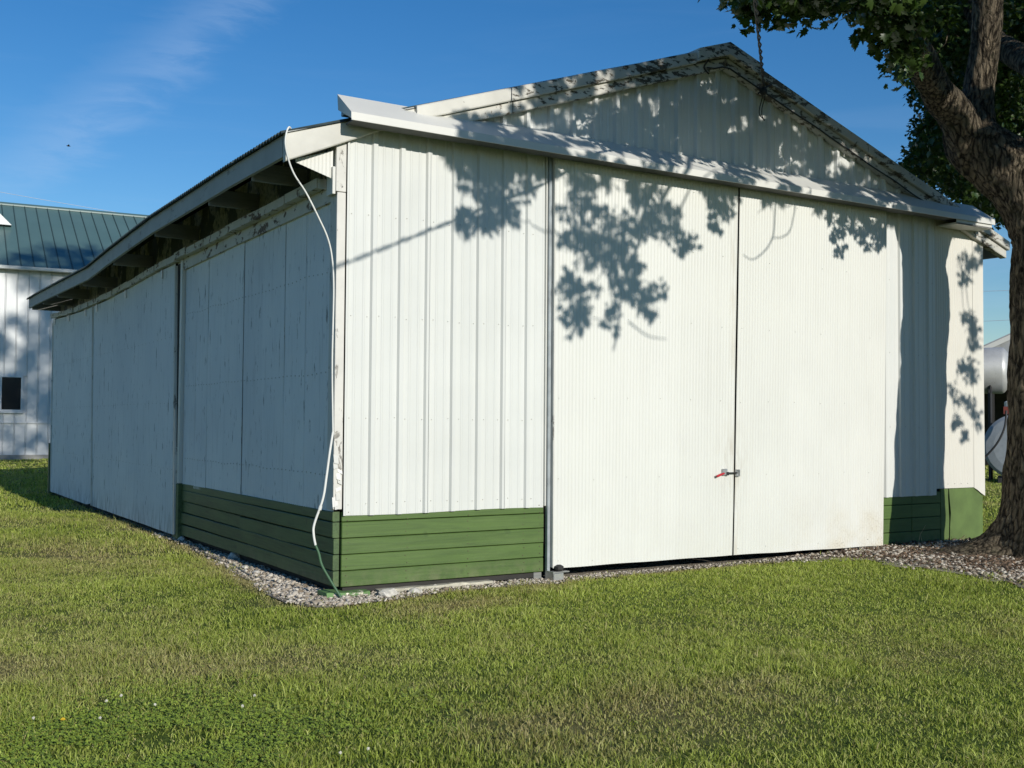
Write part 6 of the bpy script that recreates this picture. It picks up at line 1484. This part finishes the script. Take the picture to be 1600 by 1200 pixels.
o = bpy.data.objects.new('clover', np_mesh('clover', Vc, Tc, t.m, {'tint': np.tile(np.repeat(rng.random(n), 6), 3)})); COL.objects.link(o); o['kind'] = 'stuff'
# clover flowers, a dandelion and a coarse grass tuft
M['petal'] = plain('white_petal', (0.62, 0.60, 0.52), 0.7); M['yellow'] = plain('yellow_petal', (0.72, 0.50, 0.03), 0.6); M['stem'] = plain('green_stem', (0.08, 0.14, 0.03), 0.6)
fl = [(-2.51, -2.94, 'white clover flower above the clover patch, leftmost of the upper pair'), (-2.88, -3.1, 'white clover flower nearest the left edge of the lawn'), (-2.42, -2.86, 'white clover flower at the top edge of the clover patch'), (-2.31, -3.13, 'white clover flower on the right side of the clover patch'),
      (-1.93, -3.37, 'white clover flower just left of the coarse grass tuft'), (-1.81, -3.2, 'white clover flower behind the coarse grass tuft'), (-1.79, -4.32, 'left one of two white clover flowers at the bottom of the lawn'), (-1.66, -4.33, 'right one of two white clover flowers at the bottom of the lawn'), (-2.6, -3.25, 'white clover flower beside the yellow dandelion')]
for x, y, lab in fl:
    z0 = float(ground_z(x, y)); f = thing('clover_flower', (x, y, z0), lab, 'flower', 'white clover flowers in the lawn')
    MB().tube([(x, y, z0), (x + .004, y, z0 + .06)], 0.0015, 5).build('stem', M['stem'], f)
    mb = MB()
    for k in range(26):
        v_ = Vector((random.gauss(0, 1), random.gauss(0, 1), random.gauss(.2, 1))).normalized()
        mb.obox(Vector((x + .004, y, z0 + .066)) + v_ * .0045, v_, v_.orthogonal(), v_.cross(v_.orthogonal()), (.006, .002, .0025))
    mb.build('flower_head', M['petal'], f)
x, y = -2.75, -3.15; z0 = float(ground_z(x, y)); f = thing('dandelion', (x, y, z0), 'single yellow dandelion in the clover patch', 'flower')
MB().tube([(x, y, z0), (x, y, z0 + .05)], 0.002, 5).build('stem', M['stem'], f)
mb = MB()
for k in range(40):
    a = k * 2.4; el = 0.2 + 1.1 * (k / 40)
    v_ = Vector((math.cos(a) * math.cos(el), math.sin(a) * math.cos(el), math.sin(el)))
    mb.obox(Vector((x, y, z0 + .052)) + v_ * .006, v_, v_.orthogonal(), v_.cross(v_.orthogonal()), (.012, .003, .002))
mb.build('flower_head', M['yellow'], f)
def tuft(x, y, nb, hh, lab, wmax=0.011):
    Vt = []; Tt = []; z0 = float(ground_z(x, y))
    for k in range(nb):
        a = random.uniform(0, 6.28); L = hh * random.uniform(.6, 1.2); up = random.uniform(.35, 1.0)
        d = Vector((math.cos(a), math.sin(a), 0)); sd = Vector((-d.y, d.x, 0)); b = Vector((x, y, z0)) + d * random.uniform(0, .03)
        w = wmax * random.uniform(.6, 1); k0 = len(Vt)
        for u in (0, .35, .7, 1):
            p = b + d * L * u * (1.0 - .3 * up) + Vector((0, 0, L * (up * u - .55 * up * u * u)))
            ww = w * (1 - u ** 1.6) / 2 + .0004
            Vt += [p - sd * ww, p + Vector((0, 0, .15 * ww)), p + sd * ww]
        for i in range(3):
            for j in range(2):
                q_ = k0 + i * 3 + j
                Tt += [(q_, q_ + 1, q_ + 4), (q_, q_ + 4, q_ + 3)]
    Vn = np.array([tuple(v_) for v_ in Vt]) - np.array([x, y, z0])
    o = bpy.data.objects.new('grass_tuft', np_mesh('grass_tuft', Vn, np.array(Tt), M['grass'], {'dry': np.full(len(Vn), .12), 'bright': np.full(len(Vn), .9)}))
    COL.objects.link(o); o.location = (x, y, z0); tag(o, lab, 'grass tuft', 'coarse grass tufts in the lawn')
tuft(-1.75, -3.42, 46, 0.15, 'broad coarse grass tuft in front of the clover patch edge')
tuft(-0.98, -3.42, 22, 0.11, 'smaller coarse grass tuft right of the big tuft')
tuft(-2.29, -2.91, 16, 0.09, 'small pale grass tuft at the top of the clover patch')
tuft(5.75, -2.35, 34, 0.16, 'green grass tuft at the front edge of the gravel by the tree', 0.008)
